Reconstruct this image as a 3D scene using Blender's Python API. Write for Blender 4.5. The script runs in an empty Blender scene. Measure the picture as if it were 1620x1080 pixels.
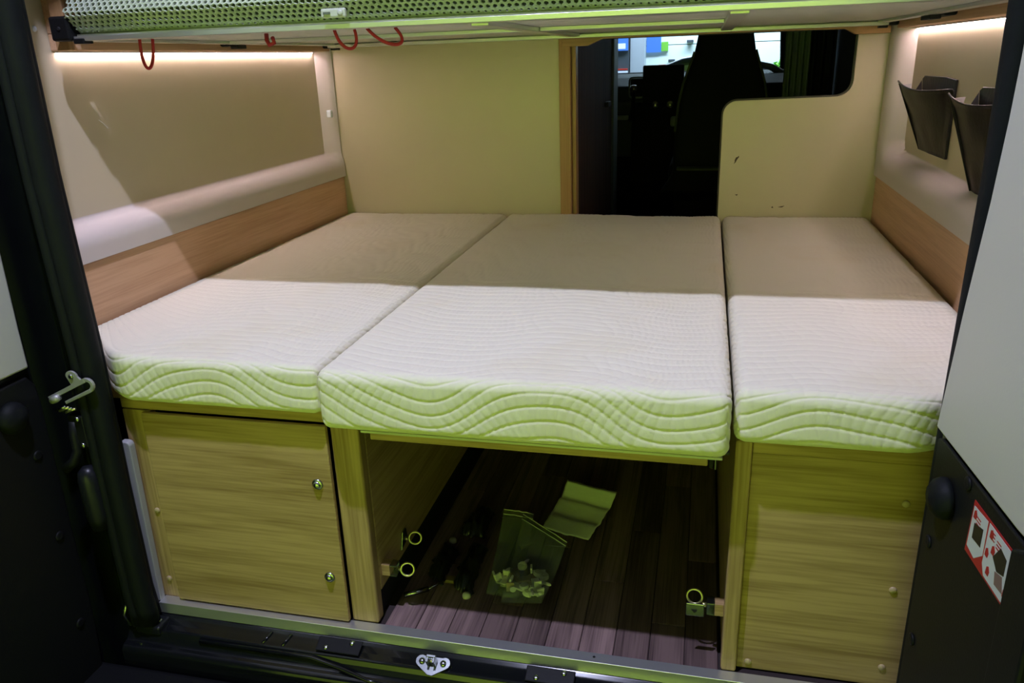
import bpy, bmesh, math, random
import numpy as np
from mathutils import Vector, Matrix, noise as mnoise
random.seed(7)
PI = math.pi
scene = bpy.context.scene
C = scene.collection

# ------------------------------------------------------------------ camera
CAM = (0.3725, -1.2384, 1.0939)
YAW, PITCH, ROLL, FPX = 0.2424, -0.3429, -0.03595, 1247.65
cd = bpy.data.cameras.new('camera')
cd.sensor_width = 36.0
cd.lens = 36.0 * FPX / 1620.0
cd.clip_start = 0.01
cam = bpy.data.objects.new('camera', cd)
C.objects.link(cam)
fw = Vector((-math.sin(YAW) * math.cos(PITCH), math.cos(YAW) * math.cos(PITCH), math.sin(PITCH)))
rt = Vector((math.cos(YAW), math.sin(YAW), 0))
up = rt.cross(fw)
r2 = rt * math.cos(ROLL) + up * math.sin(ROLL)
u2 = -rt * math.sin(ROLL) + up * math.cos(ROLL)
M4 = Matrix((r2, u2, -fw)).transposed().to_4x4()
M4.translation = Vector(CAM)
cam.matrix_world = M4
scene.camera = cam

# ------------------------------------------------------------------ world, lights, exposure
scene.view_settings.view_transform = 'Standard'
scene.view_settings.look = 'None'
scene.view_settings.gamma = 1.0
scene.view_settings.use_curve_mapping = False
scene.view_settings.exposure = 0.0
w = bpy.data.worlds.new('hall')
scene.world = w
w.use_nodes = True
w.node_tree.nodes['Background'].inputs[0].default_value = (0.55, 0.6, 0.62, 1)
w.node_tree.nodes['Background'].inputs[1].default_value = 0.012


def lamp(name, kind, loc, target, energy, color, **kw):
    l = bpy.data.lights.new(name, kind)
    l.energy = energy
    l.color = color
    for k, v in kw.items():
        setattr(l, k, v)
    o = bpy.data.objects.new(name, l)
    C.objects.link(o)
    o.location = loc
    d = Vector(target) - Vector(loc)
    o.rotation_euler = d.to_track_quat('-Z', 'Y').to_euler()
    return o


# hall ceiling lamp above the rear doors: lights the front of the bed
lamp('hall_lamp', 'AREA', (-0.16, -0.655, 2.67), (0.0, 0.1, 0.5), 34, (0.95, 0.97, 1.42), shape='DISK', size=0.05)
# added fill spots: light the green carpet so it bounces into the van
lamp('carpet_fill_spot', 'SPOT', (0.1, -1.75, 4.2), (0.1, -1.6, -0.62), 300, (1.0, 1.0, 0.96), spot_size=math.radians(38), spot_blend=0.35, shadow_soft_size=0.15)
lamp('aisle_fill_spot', 'SPOT', (0.2, -5.6, 4.6), (0.2, -5.8, -0.62), 2300, (1.0, 1.0, 0.96), spot_size=math.radians(74), spot_blend=0.4, shadow_soft_size=0.2)  # added fill: bounce from the far carpet brightens the back wall
# added fill lamp for the unseen green bounce wall behind the camera
lamp('bounce_wall_fill', 'AREA', (0.0, -4.6, 3.9), (0.0, -6.6, 1.3), 400, (1.0, 1.0, 0.96), shape='RECTANGLE', size=6.0, size_y=0.5, spread=math.radians(110))
# booth lighting in the hall in front of the van
lamp('booth_lamp', 'AREA', (0.3, 8.0, 3.6), (0.3, 9.6, 1.0), 420, (0.8, 0.92, 1.0), shape='RECTANGLE', size=4.0, size_y=0.6)

# ------------------------------------------------------------------ materials
MATS = {}


def srgb(r, g, b):
    f = lambda c: (c / 255 / 12.92) if c / 255 <= 0.04045 else ((c / 255 + 0.055) / 1.055) ** 2.4
    return (f(r), f(g), f(b), 1)


def mat(name, col, rough=0.5, metal=0.0, spec=0.5, bump=0.0, bscale=40, var=0.0, vscale=8, emis=None, estr=0, coat=0.0, bstretch=(1, 1, 1)):
    m = bpy.data.materials.new(name)
    m.use_nodes = True
    nt = m.node_tree
    b = nt.nodes['Principled BSDF']
    b.inputs['Base Color'].default_value = (*col[:3], 1)
    b.inputs['Roughness'].default_value = rough
    b.inputs['Metallic'].default_value = metal
    b.inputs['Specular IOR Level'].default_value = spec
    b.inputs['Coat Weight'].default_value = coat
    tc = nt.nodes.new('ShaderNodeTexCoord')
    if var > 0:
        n = nt.nodes.new('ShaderNodeTexNoise')
        n.inputs['Scale'].default_value = vscale
        n.inputs['Detail'].default_value = 5
        nt.links.new(tc.outputs['Object'], n.inputs['Vector'])
        mx = nt.nodes.new('ShaderNodeMix')
        mx.data_type = 'RGBA'
        mx.inputs[6].default_value = (*[c * (1 - var) for c in col[:3]], 1)
        mx.inputs[7].default_value = (*[min(1, c * (1 + var)) for c in col[:3]], 1)
        nt.links.new(n.outputs['Fac'], mx.inputs[0])
        nt.links.new(mx.outputs[2], b.inputs['Base Color'])
    if bump > 0:
        mp = nt.nodes.new('ShaderNodeMapping')
        mp.inputs['Scale'].default_value = bstretch
        nt.links.new(tc.outputs['Object'], mp.inputs['Vector'])
        n = nt.nodes.new('ShaderNodeTexNoise')
        n.inputs['Scale'].default_value = bscale
        n.inputs['Detail'].default_value = 3
        nt.links.new(mp.outputs[0], n.inputs['Vector'])
        bp = nt.nodes.new('ShaderNodeBump')
        bp.inputs['Strength'].default_value = bump
        bp.inputs['Distance'].default_value = 0.002
        nt.links.new(n.outputs['Fac'], bp.inputs['Height'])
        nt.links.new(bp.outputs[0], b.inputs['Normal'])
    if emis:
        b.inputs['Emission Color'].default_value = (*emis[:3], 1)
        b.inputs['Emission Strength'].default_value = estr
    MATS[name] = m
    return m


def wood(name, light, dark, axis=0, rough=0.45, fine=1.0, rnd=0.0, spec=0.35):
    """laminate with grain running along an axis"""
    m = bpy.data.materials.new(name)
    m.use_nodes = True
    nt = m.node_tree
    b = nt.nodes['Principled BSDF']
    b.inputs['Roughness'].default_value = rough
    b.inputs['Specular IOR Level'].default_value = spec
    tc = nt.nodes.new('ShaderNodeTexCoord')
    vec = tc.outputs['Object']
    if rnd:
        oi = nt.nodes.new('ShaderNodeObjectInfo')
        sc = nt.nodes.new('ShaderNodeVectorMath')
        sc.operation = 'SCALE'
        sc.inputs[0].default_value = (7, 11, 5)
        nt.links.new(oi.outputs['Random'], sc.inputs['Scale'])
        ad = nt.nodes.new('ShaderNodeVectorMath')
        nt.links.new(vec, ad.inputs[0])
        nt.links.new(sc.outputs[0], ad.inputs[1])
        vec = ad.outputs[0]

    def grain(scale_along, scale_across, detail, dist):
        mp = nt.nodes.new('ShaderNodeMapping')
        s = [scale_across] * 3
        s[axis] = scale_along
        mp.inputs['Scale'].default_value = s
        nt.links.new(vec, mp.inputs['Vector'])
        n = nt.nodes.new('ShaderNodeTexNoise')
        n.inputs['Scale'].default_value = 1
        n.inputs['Detail'].default_value = detail
        n.inputs['Distortion'].default_value = dist
        nt.links.new(mp.outputs[0], n.inputs['Vector'])
        return n.outputs['Fac']
    g1 = grain(1.6, 22 * fine, 5, 0.6)
    g2 = grain(6, 190 * fine, 3, 0.0)
    ad = nt.nodes.new('ShaderNodeMath')
    ad.operation = 'MULTIPLY_ADD'
    ad.inputs[1].default_value = 0.45
    nt.links.new(g2, ad.inputs[0])
    mu = nt.nodes.new('ShaderNodeMath')
    mu.operation = 'MULTIPLY'
    mu.inputs[1].default_value = 0.6
    nt.links.new(g1, mu.inputs[0])
    nt.links.new(mu.outputs[0], ad.inputs[2])
    cr = nt.nodes.new('ShaderNodeValToRGB')
    cr.color_ramp.elements[0].position = 0.38
    cr.color_ramp.elements[0].color = (*dark[:3], 1)
    cr.color_ramp.elements[1].position = 0.60
    cr.color_ramp.elements[1].color = (*light[:3], 1)
    nt.links.new(ad.outputs[0], cr.inputs[0])
    col = cr.outputs[0]
    if rnd:
        hs = nt.nodes.new('ShaderNodeHueSaturation')
        mr = nt.nodes.new('ShaderNodeMapRange')
        mr.inputs['To Min'].default_value = 1 - rnd
        mr.inputs['To Max'].default_value = 1 + rnd
        nt.links.new(oi.outputs['Random'], mr.inputs['Value'])
        nt.links.new(mr.outputs[0], hs.inputs['Value'])
        nt.links.new(col, hs.inputs['Color'])
        col = hs.outputs[0]
    nt.links.new(col, b.inputs['Base Color'])
    bp = nt.nodes.new('ShaderNodeBump')
    bp.inputs['Strength'].default_value = 0.15
    bp.inputs['Distance'].default_value = 0.001
    nt.links.new(ad.outputs[0], bp.inputs['Height'])
    nt.links.new(bp.outputs[0], b.inputs['Normal'])
    MATS[name] = m
    return m


OAK_L, OAK_D = (0.49, 0.33, 0.155), (0.29, 0.18, 0.07)
wood('oak_x', OAK_L, OAK_D, 0)
wood('oak_y', OAK_L, OAK_D, 1)
wood('oak_z', OAK_L, OAK_D, 2)
wood('beech_z', (0.46, 0.27, 0.12), (0.36, 0.2, 0.085), 2)
wood('beech_x', (0.46, 0.27, 0.12), (0.36, 0.2, 0.085), 0)
wood('board_y', (0.62, 0.39, 0.225), (0.49, 0.29, 0.155), 1, fine=1.3)
wood('bath_wood', (0.085, 0.05, 0.035), (0.06, 0.034, 0.024), 2, rough=0.8, spec=0.03)
wood('plank', (0.25, 0.168, 0.156), (0.095, 0.062, 0.06), 1, rough=0.4, fine=1.4, rnd=0.35)
mat('groove', (0.03, 0.02, 0.018), 0.8)
mat('lining', (0.61, 0.535, 0.36), 0.38, bump=0.05, bscale=300, var=0.03)
mat('padding', (0.62, 0.56, 0.50), 0.6, bump=0.08, bscale=500)
mat('pillar_lining', (0.55, 0.54, 0.5), 0.5, bump=0.05, bscale=300)
mat('panel_edge', (0.1, 0.09, 0.07), 0.5)
mat('rubber', (0.007, 0.0085, 0.0095), 0.6, spec=0.15, bump=0.25, bscale=120, var=0.3, vscale=30)
mat('black_paint', (0.005, 0.006, 0.007), 0.25, spec=0.3, var=0.3, vscale=20)
mat('black_plastic', (0.007, 0.0075, 0.0085), 0.5, spec=0.2, bump=0.12, bscale=250)
mat('matt_black', (0.005, 0.005, 0.006), 0.75)
mat('door_trim', (0.56, 0.55, 0.5), 0.5, bump=0.06, bscale=300)
mat('aluminium', (0.62, 0.63, 0.62), 0.35, metal=0.85, bump=0.1, bscale=30, bstretch=(1, 20, 20))
mat('bright_alu', (0.72, 0.73, 0.71), 0.36, metal=0.8)
mat('steel', (0.42, 0.45, 0.44), 0.25, metal=1.0, var=0.15, vscale=60)
mat('strap_steel', (0.42, 0.42, 0.40), 0.5, metal=0.5, var=0.2, vscale=60)
mat('brass', (0.72, 0.68, 0.34), 0.28, metal=0.9)
mat('cap_plastic', (0.50, 0.37, 0.22), 0.45)
mat('grey_trim', (0.42, 0.42, 0.42), 0.4)
mat('red_cord', (0.36, 0.012, 0.02), 0.7, bump=0.5, bscale=600)
mat('bunk_base', (0.58, 0.58, 0.52), 0.5, var=0.05)
mat('mesh_fabric', (0.44, 0.50, 0.36), 0.75)
mat('mesh_core', (0.11, 0.13, 0.09), 0.9, bump=0.4, bscale=200)
mat('buckle', (0.5, 0.52, 0.45), 0.3)
mat('pouch', (0.011, 0.009, 0.008), 0.42, spec=0.22, bump=0.3, bscale=90, var=0.25, vscale=25)
mat('pouch_tag', (0.45, 0.42, 0.42), 0.5)
mat('seat_black', (0.006, 0.006, 0.007), 0.85)
mat('seat_piping', (0.10, 0.105, 0.06), 0.7)
mat('dash_grey', (0.05, 0.055, 0.055), 0.6)
mat('dash_trim', (0.35, 0.36, 0.36), 0.35)
mat('chrome_knob', (0.55, 0.5, 0.48), 0.25, metal=0.8)
mat('curtain', (0.38, 0.45, 0.41), 0.8, bump=0.2, bscale=200)
mat('dark_curtain', (0.02, 0.024, 0.024), 0.85)
mat('carpet', (0.32, 0.47, 0.035), 0.9, bump=0.4, bscale=500, var=0.12, vscale=3)
mat('booth_white', (0.78, 0.84, 0.88), 0.5)
mat('booth_dark', (0.05, 0.06, 0.08), 0.4)
mat('booth_grey', (0.35, 0.37, 0.45), 0.5)
mat('screen_blue', (0.02, 0.05, 0.2), 0.3, emis=(0.08, 0.25, 0.9), estr=1.0)
mat('screen_white', (0.3, 0.3, 0.4), 0.3, emis=(0.6, 0.7, 1.0), estr=1.2)
mat('plant_green', (0.18, 0.5, 0.05), 0.6)
mat('van_white', (0.72, 0.74, 0.78), 0.3, coat=0.3)
mat('red_plastic', (0.5, 0.03, 0.02), 0.3)
mat('sill_paint', (0.006, 0.007, 0.008), 0.16, spec=0.5, coat=0.4)
mat('body_paint', (0.010, 0.011, 0.014), 0.35, spec=0.3)
mat('dark_inner', (0.03, 0.03, 0.03), 0.8)
mat('paper', (0.86, 0.88, 0.82), 0.8, bump=0.3, bscale=60, var=0.06)
mat('black_bag', (0.012, 0.014, 0.012), 0.3, bump=0.5, bscale=60)
mat('fitting', (0.75, 0.75, 0.60), 0.35)
mat('brown_fitting', (0.20, 0.14, 0.06), 0.4)
mat('sticker_white', (0.62, 0.66, 0.64), 0.4)
mat('sticker_red', (0.42, 0.015, 0.02), 0.4)
mat('sticker_black', (0.012, 0.01, 0.012), 0.4)
mat('sticker_brown', (0.22, 0.14, 0.12), 0.45)
mat('led_body', (0.7, 0.7, 0.7), 0.5)
mat('led_glow', (0.9, 0.9, 0.9), 0.5, emis=(1.0, 0.755, 0.80), estr=124)
mat('soil', (0.09, 0.06, 0.04), 0.9)


def film_material():
    m = bpy.data.materials.new('clear_film')
    m.use_nodes = True
    nt = m.node_tree
    b = nt.nodes['Principled BSDF']
    b.inputs['Base Color'].default_value = (0.55, 0.6, 0.5, 1)
    b.inputs['Roughness'].default_value = 0.18
    b.inputs['Specular IOR Level'].default_value = 0.8
    tr = nt.nodes.new('ShaderNodeBsdfTransparent')
    tr.inputs[0].default_value = (0.95, 0.97, 0.95, 1)
    tc = nt.nodes.new('ShaderNodeTexCoord')
    n = nt.nodes.new('ShaderNodeTexNoise')
    n.inputs['Scale'].default_value = 38
    n.inputs['Detail'].default_value = 3
    nt.links.new(tc.outputs['Object'], n.inputs['Vector'])
    bp = nt.nodes.new('ShaderNodeBump')
    bp.inputs['Strength'].default_value = 0.9
    bp.inputs['Distance'].default_value = 0.01
    nt.links.new(n.outputs['Fac'], bp.inputs['Height'])
    nt.links.new(bp.outputs[0], b.inputs['Normal'])
    mx = nt.nodes.new('ShaderNodeMixShader')
    mx.inputs[0].default_value = 0.17
    nt.links.new(tr.outputs[0], mx.inputs[1])
    nt.links.new(b.outputs[0], mx.inputs[2])
    nt.links.new(mx.outputs[0], nt.nodes['Material Output'].inputs['Surface'])
    MATS['clear_film'] = m


film_material()


def glass_material():
    m = bpy.data.materials.new('windscreen_glass')
    m.use_nodes = True
    nt = m.node_tree
    nt.nodes.remove(nt.nodes['Principled BSDF'])
    tr = nt.nodes.new('ShaderNodeBsdfTransparent')
    tr.inputs[0].default_value = (0.86, 0.94, 0.97, 1)
    gl = nt.nodes.new('ShaderNodeBsdfGlossy')
    gl.inputs['Roughness'].default_value = 0.03
    fr = nt.nodes.new('ShaderNodeFresnel')
    fr.inputs[0].default_value = 1.3
    mx = nt.nodes.new('ShaderNodeMixShader')
    nt.links.new(fr.outputs[0], mx.inputs[0])
    nt.links.new(tr.outputs[0], mx.inputs[1])
    nt.links.new(gl.outputs[0], mx.inputs[2])
    nt.links.new(mx.outputs[0], nt.nodes['Material Output'].inputs['Surface'])
    MATS['windscreen_glass'] = m


glass_material()


def fabric_material():
    """off-white knitted ticking with faint yellowed stains"""
    m = bpy.data.materials.new('ticking')
    m.use_nodes = True
    nt = m.node_tree
    b = nt.nodes['Principled BSDF']
    b.inputs['Roughness'].default_value = 0.9
    b.inputs['Specular IOR Level'].default_value = 0.15
    b.inputs['Sheen Weight'].default_value = 0.1
    tc = nt.nodes.new('ShaderNodeTexCoord')
    n = nt.nodes.new('ShaderNodeTexNoise')
    n.inputs['Scale'].default_value = 5
    n.inputs['Detail'].default_value = 4
    nt.links.new(tc.outputs['Object'], n.inputs['Vector'])
    cr = nt.nodes.new('ShaderNodeValToRGB')
    cr.color_ramp.elements[0].position = 0.56
    cr.color_ramp.elements[0].color = (0.78, 0.745, 0.58, 1)
    cr.color_ramp.elements[1].position = 0.85
    cr.color_ramp.elements[1].color = (0.74, 0.69, 0.49, 1)
    nt.links.new(n.outputs['Fac'], cr.inputs[0])
    nt.links.new(cr.outputs[0], b.inputs['Base Color'])
    n2 = nt.nodes.new('ShaderNodeTexNoise')
    n2.inputs['Scale'].default_value = 420
    nt.links.new(tc.outputs['Object'], n2.inputs['Vector'])
    bp = nt.nodes.new('ShaderNodeBump')
    bp.inputs['Strength'].default_value = 0.18
    bp.inputs['Distance'].default_value = 0.001
    nt.links.new(n2.outputs['Fac'], bp.inputs['Height'])
    nt.links.new(bp.outputs[0], b.inputs['Normal'])
    MATS['ticking'] = m


fabric_material()

# ------------------------------------------------------------------ builders
WORLD = {}


def tag(o, label=None, cat=None, group=None, kind=None):
    if label: o['label'] = label
    if cat: o['category'] = cat
    if group: o['group'] = group
    if kind: o['kind'] = kind
    return o


def thing(name, loc, label=None, cat=None, group=None):
    o = bpy.data.objects.new(name, None)
    o.empty_display_size = 0.05
    C.objects.link(o)
    o.location = loc
    WORLD[o] = Vector(loc)
    return tag(o, label, cat, group)


def obj(name, verts, faces, m, parent=None, smooth=False, bevel=0.0, bseg=2, origin=None):
    """one mesh object from world-space vertices, origin at the middle of its base"""
    v = np.array([tuple(a) for a in verts], dtype=float)
    if origin is None:
        lo, hi = v.min(0), v.max(0)
        origin = Vector(((lo[0] + hi[0]) / 2, (lo[1] + hi[1]) / 2, lo[2]))
    else:
        origin = Vector(origin)
    me = bpy.data.meshes.new(name)
    me.from_pydata((v - np.array(origin)).tolist(), [], [tuple(int(i) for i in f) for f in faces])
    me.update()
    if bevel > 0:
        bm = bmesh.new()
        bm.from_mesh(me)
        bmesh.ops.remove_doubles(bm, verts=bm.verts, dist=1e-6)
        es = [e for e in bm.edges if len(e.link_faces) == 2 and e.calc_face_angle(0) > 0.5]
        bmesh.ops.bevel(bm, geom=es, offset=bevel, segments=bseg, affect='EDGES', profile=0.5)
        bm.to_mesh(me)
        bm.free()
    if smooth:
        me.polygons.foreach_set('use_smooth', [True] * len(me.polygons))
    me.materials.append(MATS[m])
    o = bpy.data.objects.new(name, me)
    C.objects.link(o)
    if parent is not None:
        o.parent = parent
        o.location = origin - WORLD[parent]
    else:
        o.location = origin
    WORLD[o] = origin
    return o


class MB:
    def __init__(s):
        s.v, s.f = [], []

    def add(s, vs, fs):
        n = len(s.v)
        s.v += [tuple(a) for a in vs]
        s.f += [tuple(i + n for i in f) for f in fs]
        return s

    def box(s, lo, hi):
        x0, y0, z0 = lo
        x1, y1, z1 = hi
        return s.add([(x0, y0, z0), (x1, y0, z0), (x1, y1, z0), (x0, y1, z0), (x0, y0, z1), (x1, y0, z1), (x1, y1, z1), (x0, y1, z1)],
                     [(0, 3, 2, 1), (4, 5, 6, 7), (0, 1, 5, 4), (1, 2, 6, 5), (2, 3, 7, 6), (3, 0, 4, 7)])

    def prism(s, poly, axis, a, b):
        """polygon (2D, in the two other axes in order) extruded along axis from a to b"""
        def P(p, t):
            q = list(p)
            q.insert(axis, t)
            return q
        n = len(poly)
        ar = sum(poly[i][0] * poly[(i + 1) % n][1] - poly[(i + 1) % n][0] * poly[i][1] for i in range(n))
        if (ar < 0) != (axis == 1):
            poly = poly[::-1]
        vs = [P(p, a) for p in poly] + [P(p, b) for p in poly]
        fs = [tuple(range(n))[::-1], tuple(range(n, 2 * n))]
        fs += [(i, (i + 1) % n, n + (i + 1) % n, n + i) for i in range(n)]
        return s.add(vs, fs)

    def tube(s, pts, r, seg=10, closed=False, cap=True):
        pts = [Vector(p) for p in pts]
        n = len(pts)
        rs = r if isinstance(r, (list, tuple)) else [r] * n
        rings = []
        ref = None
        for i, p in enumerate(pts):
            if closed:
                t = (pts[(i + 1) % n] - pts[i - 1]).normalized()
            else:
                t = (pts[min(i + 1, n - 1)] - pts[max(i - 1, 0)]).normalized()
            if ref is None:
                a = Vector((0, 0, 1)) if abs(t.z) < 0.9 else Vector((1, 0, 0))
                ref = t.cross(a).normalized()
            ref = (ref - t * ref.dot(t)).normalized()
            bn = t.cross(ref)
            rings.append([p + (ref * math.cos(2 * PI * k / seg) + bn * math.sin(2 * PI * k / seg)) * rs[i] for k in range(seg)])
        vs = [q for rg in rings for q in rg]
        fs = []
        m = n if closed else n - 1
        for i in range(m):
            j = (i + 1) % n
            for k in range(seg):
                l = (k + 1) % seg
                fs.append((i * seg + k, i * seg + l, j * seg + l, j * seg + k))
        if cap and not closed:
            fs.append(tuple(range(seg))[::-1])
            fs.append(tuple(range((n - 1) * seg, n * seg)))
        return s.add(vs, fs)

    def lathe(s, base, axis, prof, seg=16):
        """profile [(radius, height)] turned about an axis through base"""
        ax = Vector(axis).normalized()
        a = Vector((0, 0, 1)) if abs(ax.z) < 0.9 else Vector((1, 0, 0))
        u = ax.cross(a).normalized()
        v = ax.cross(u)
        base = Vector(base)
        vs = []
        for r, h in prof:
            for k in range(seg):
                t = 2 * PI * k / seg
                vs.append(base + ax * h + (u * math.cos(t) + v * math.sin(t)) * max(r, 1e-5))
        fs = []
        for i in range(len(prof) - 1):
            for k in range(seg):
                l = (k + 1) % seg
                fs.append((i * seg + k, i * seg + l, (i + 1) * seg + l, (i + 1) * seg + k))
        fs.append(tuple(range(seg))[::-1])
        fs.append(tuple(range((len(prof) - 1) * seg, len(prof) * seg)))
        return s.add(vs, fs)

    def build(s, name, m, parent=None, **kw):
        return obj(name, s.v, s.f, m, parent, **kw)


def box(name, lo, hi, m, parent=None, bevel=0.002, **kw):
    return MB().box(lo, hi).build(name, m, parent, bevel=bevel, **kw)


def arc(cx, cy, r, a0, a1, n=8):
    return [(cx + r * math.cos(math.radians(a0 + (a1 - a0) * i / n)), cy + r * math.sin(math.radians(a0 + (a1 - a0) * i / n))) for i in range(n + 1)]


def rrect(x0, y0, x1, y1, r, n=5):
    return arc(x1 - r, y1 - r, r, 0, 90, n) + arc(x0 + r, y1 - r, r, 90, 180, n) + arc(x0 + r, y0 + r, r, 180, 270, n) + arc(x1 - r, y0 + r, r, 270, 360, n)


def struct(o):
    o['kind'] = 'structure'
    return o


def sm(t):
    t = np.clip(t, 0, 1)
    return t * t * (3 - 2 * t)


# ------------------------------------------------------------------ setting: ground, van shell
g = MB().box((-9, -12, -0.66), (9, 12, -0.62)).build('ground', 'carpet')
struct(g)
gw = MB().box((-4.5, -6.7, -0.62), (4.5, -6.6, 2.2)).build('bounce_wall', 'carpet')  # unseen wall, added to reflect green light into the van
struct(gw)

# van floor with plank pieces
fl = thing('floor', (0, 0, 0))
struct(fl)
MB().box((-0.93, -0.002, -0.03), (0.93, 4.4, -0.004)).build('floor_base', 'groove', fl)
pw = 0.0675
shared = {}
xs_ = -0.228
col = 0
while xs_ < 0.44:
    wdt = min(pw, 0.443 - xs_)
    off = [0.0, -0.33, -0.12, -0.45, -0.22][col % 5]
    y = off
    while y < 1.43:
        y0, y1 = max(y, 0.0), min(y + 0.56, 1.44)
        if y1 - y0 > 0.01:
            key = (round(wdt, 3), round(y1 - y0, 3))
            if key not in shared:
                o = box('plank', (xs_ + 0.0007, y0 + 0.0007, -0.004), (xs_ + wdt - 0.0007, y1 - 0.0007, 0.0), 'plank', fl, bevel=0.0012, bseg=1)
                shared[key] = o
            else:
                s = shared[key]
                o = s.copy()
                C.objects.link(o)
                o.parent = fl
                o.location = Vector(((2 * xs_ + wdt) / 2, (y0 + y1) / 2, -0.004))
        y += 0.56
    xs_ += pw
    col += 1

# side walls with recessed lining and padded border (sdf of a rounded recess)
def side_wall(side, name):
    sgn = -1 if side == 'left' else 1
    ys = np.concatenate([np.arange(-0.03, 0.3, 0.011), np.arange(0.3, 1.3, 0.05), np.arange(1.3, 1.456, 0.0075)])
    zs = np.concatenate([np.arange(0.7165, 0.86, 0.0065), np.arange(0.86, 1.32, 0.04)])
    Y, Z = np.meshgrid(ys, zs, indexing='ij')
    y0, y1, z0, z1, r = (0.03, 1.43, 0.79, 2.0, 0.012) if side == 'left' else (0.03, 1.385, 0.79, 2.0, 0.06)
    qx = np.abs(Y - (y0 + y1) / 2) - (y1 - y0) / 2 + r
    qz = np.abs(Z - (z0 + z1) / 2) - (z1 - z0) / 2 + r
    sd = np.hypot(np.maximum(qx, 0), np.maximum(qz, 0)) + np.minimum(np.maximum(qx, qz), 0) - r
    t = np.clip((sd + 0.004) / 0.05, 0, 1)
    prof = np.sqrt(1 - (1 - t) ** 2)
    X = sgn * (0.952 - 0.060 * prof)
    nz = len(zs)
    V = np.stack([X, Y, Z], -1).reshape(-1, 3)
    pad, pan = [], []
    for i in range(len(ys) - 1):
        for j in range(nz - 1):
            f = (i * nz + j, i * nz + j + 1, (i + 1) * nz + j + 1, (i + 1) * nz + j)
            if sgn > 0:
                f = f[::-1]
            (pan if sd[i, j] < -0.006 and sd[i + 1, j + 1] < -0.006 else pad).append(f)
    root = thing(name, (sgn * 0.95, 0.7, 0))
    struct(root)
    def sub(fs):
        ids = sorted({k for f in fs for k in f})
        mp = {k: n for n, k in enumerate(ids)}
        return V[ids], [tuple(mp[k] for k in f) for f in fs]
    a, b = sub(pan)
    obj('lining_panel', a, b, 'lining', root, smooth=True)
    a, b = sub(pad)
    obj('padded_border', a, b, 'padding', root, smooth=True)
    # body side behind the lining, floor to roof
    MB().box((min(sgn * 0.965, sgn * 1.0), -0.03, -0.05), (max(sgn * 0.965, sgn * 1.0), 4.3, 1.95)).build('body_side', 'dark_inner', root)
    return root


wl = side_wall('left', 'wall_left')
wr = side_wall('right', 'wall_right')
# fine scratch on the left lining
MB().tube([(-0.9515, 0.333, 0.998), (-0.9515, 0.345, 0.99), (-0.9515, 0.357, 0.978)], 0.0007, 5).build('scratch', 'bright_alu', wl)
MB().lathe((-0.952, 0.205, 1.185), (1, 0, 0), [(0.006, 0), (0.0055, 0.002), (0.003, 0.0035), (0, 0.0037)], 12).build('screw_cap', 'booth_white', wl, smooth=True)
# white rounded clip in the left rear corner
MB().box((-0.915, 1.392, 0.925), (-0.897, 1.41, 0.95)).build('corner_clip', 'booth_white', wl, bevel=0.004)

roof = MB().box((-1.0, -0.03, 1.93), (1.0, 4.1, 1.97)).build('ceiling', 'lining')
struct(roof)

# partition wall at the head of the bed
PB = 1.455
wb = thing('wall_back', (0, PB, 0.45))
struct(wb)
MB().box((-0.96, PB - 0.012, 0.0), (0.96, PB - 0.002, 0.46)).build('bed_shade_panel', 'dark_inner', wb)  # added dark sheet, its colour stands for deep shade under the bed
MB().box((-0.96, PB, 0.03), (-0.1, PB + 0.018, 1.92)).build('partition_panel', 'lining', wb)
poly = [(0.426, 0.03), (0.426, 0.905)] + arc(0.468, 0.905, 0.042, 180, 90, 8)[1:] + [(0.76, 0.953)] + arc(0.757, 1.001, 0.048, -90, 0, 8)[1:] + [(0.807, 1.92), (0.96, 1.92), (0.96, 0.03)]
pp = MB().prism(poly, 1, PB, PB + 0.018).build('partition_panel', 'lining', wb)
# dark edging of the window cut-out (half round strip)
edge = [(0.426, PB + 0.009, z) for z in (0.5, 0.7, 0.905)] + [(x, PB + 0.009, z) for x, z in arc(0.468, 0.905, 0.042, 180, 90, 8)[1:]] + [(0.76, PB + 0.009, 0.953)] + [(x, PB + 0.009, z) for x, z in arc(0.757, 1.001, 0.048, -90, 0, 8)[1:]] + [(0.807, PB + 0.009, 1.2)]
MB().tube([(x, y + 0.009, z) for x, y, z in edge], 0.0055, 8).build('edge_strip', 'panel_edge', wb, smooth=True)
# scuffs chipped into the right panel
for (x, z, a, b, rot) in ((0.475, 0.766, 0.0035, 0.013, -0.5), (0.482, 0.652, 0.004, 0.002, 0), (0.597, 0.612, 0.003, 0.0025, 0), (0.625, 0.614, 0.009, 0.0018, 0.2)):
    pts = []
    for k in range(9):
        t = 2 * PI * k / 9
        rr = 1 + 0.35 * math.sin(3 * t + x * 90)
        px, pz = a * rr * math.cos(t), b * rr * math.sin(t)
        pts.append((x + px * math.cos(rot) - pz * math.sin(rot), z + px * math.sin(rot) + pz * math.cos(rot)))
    MB().prism(pts, 1, PB - 0.0006, PB + 0.001).build('scuff', 'soil', wb)

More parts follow.
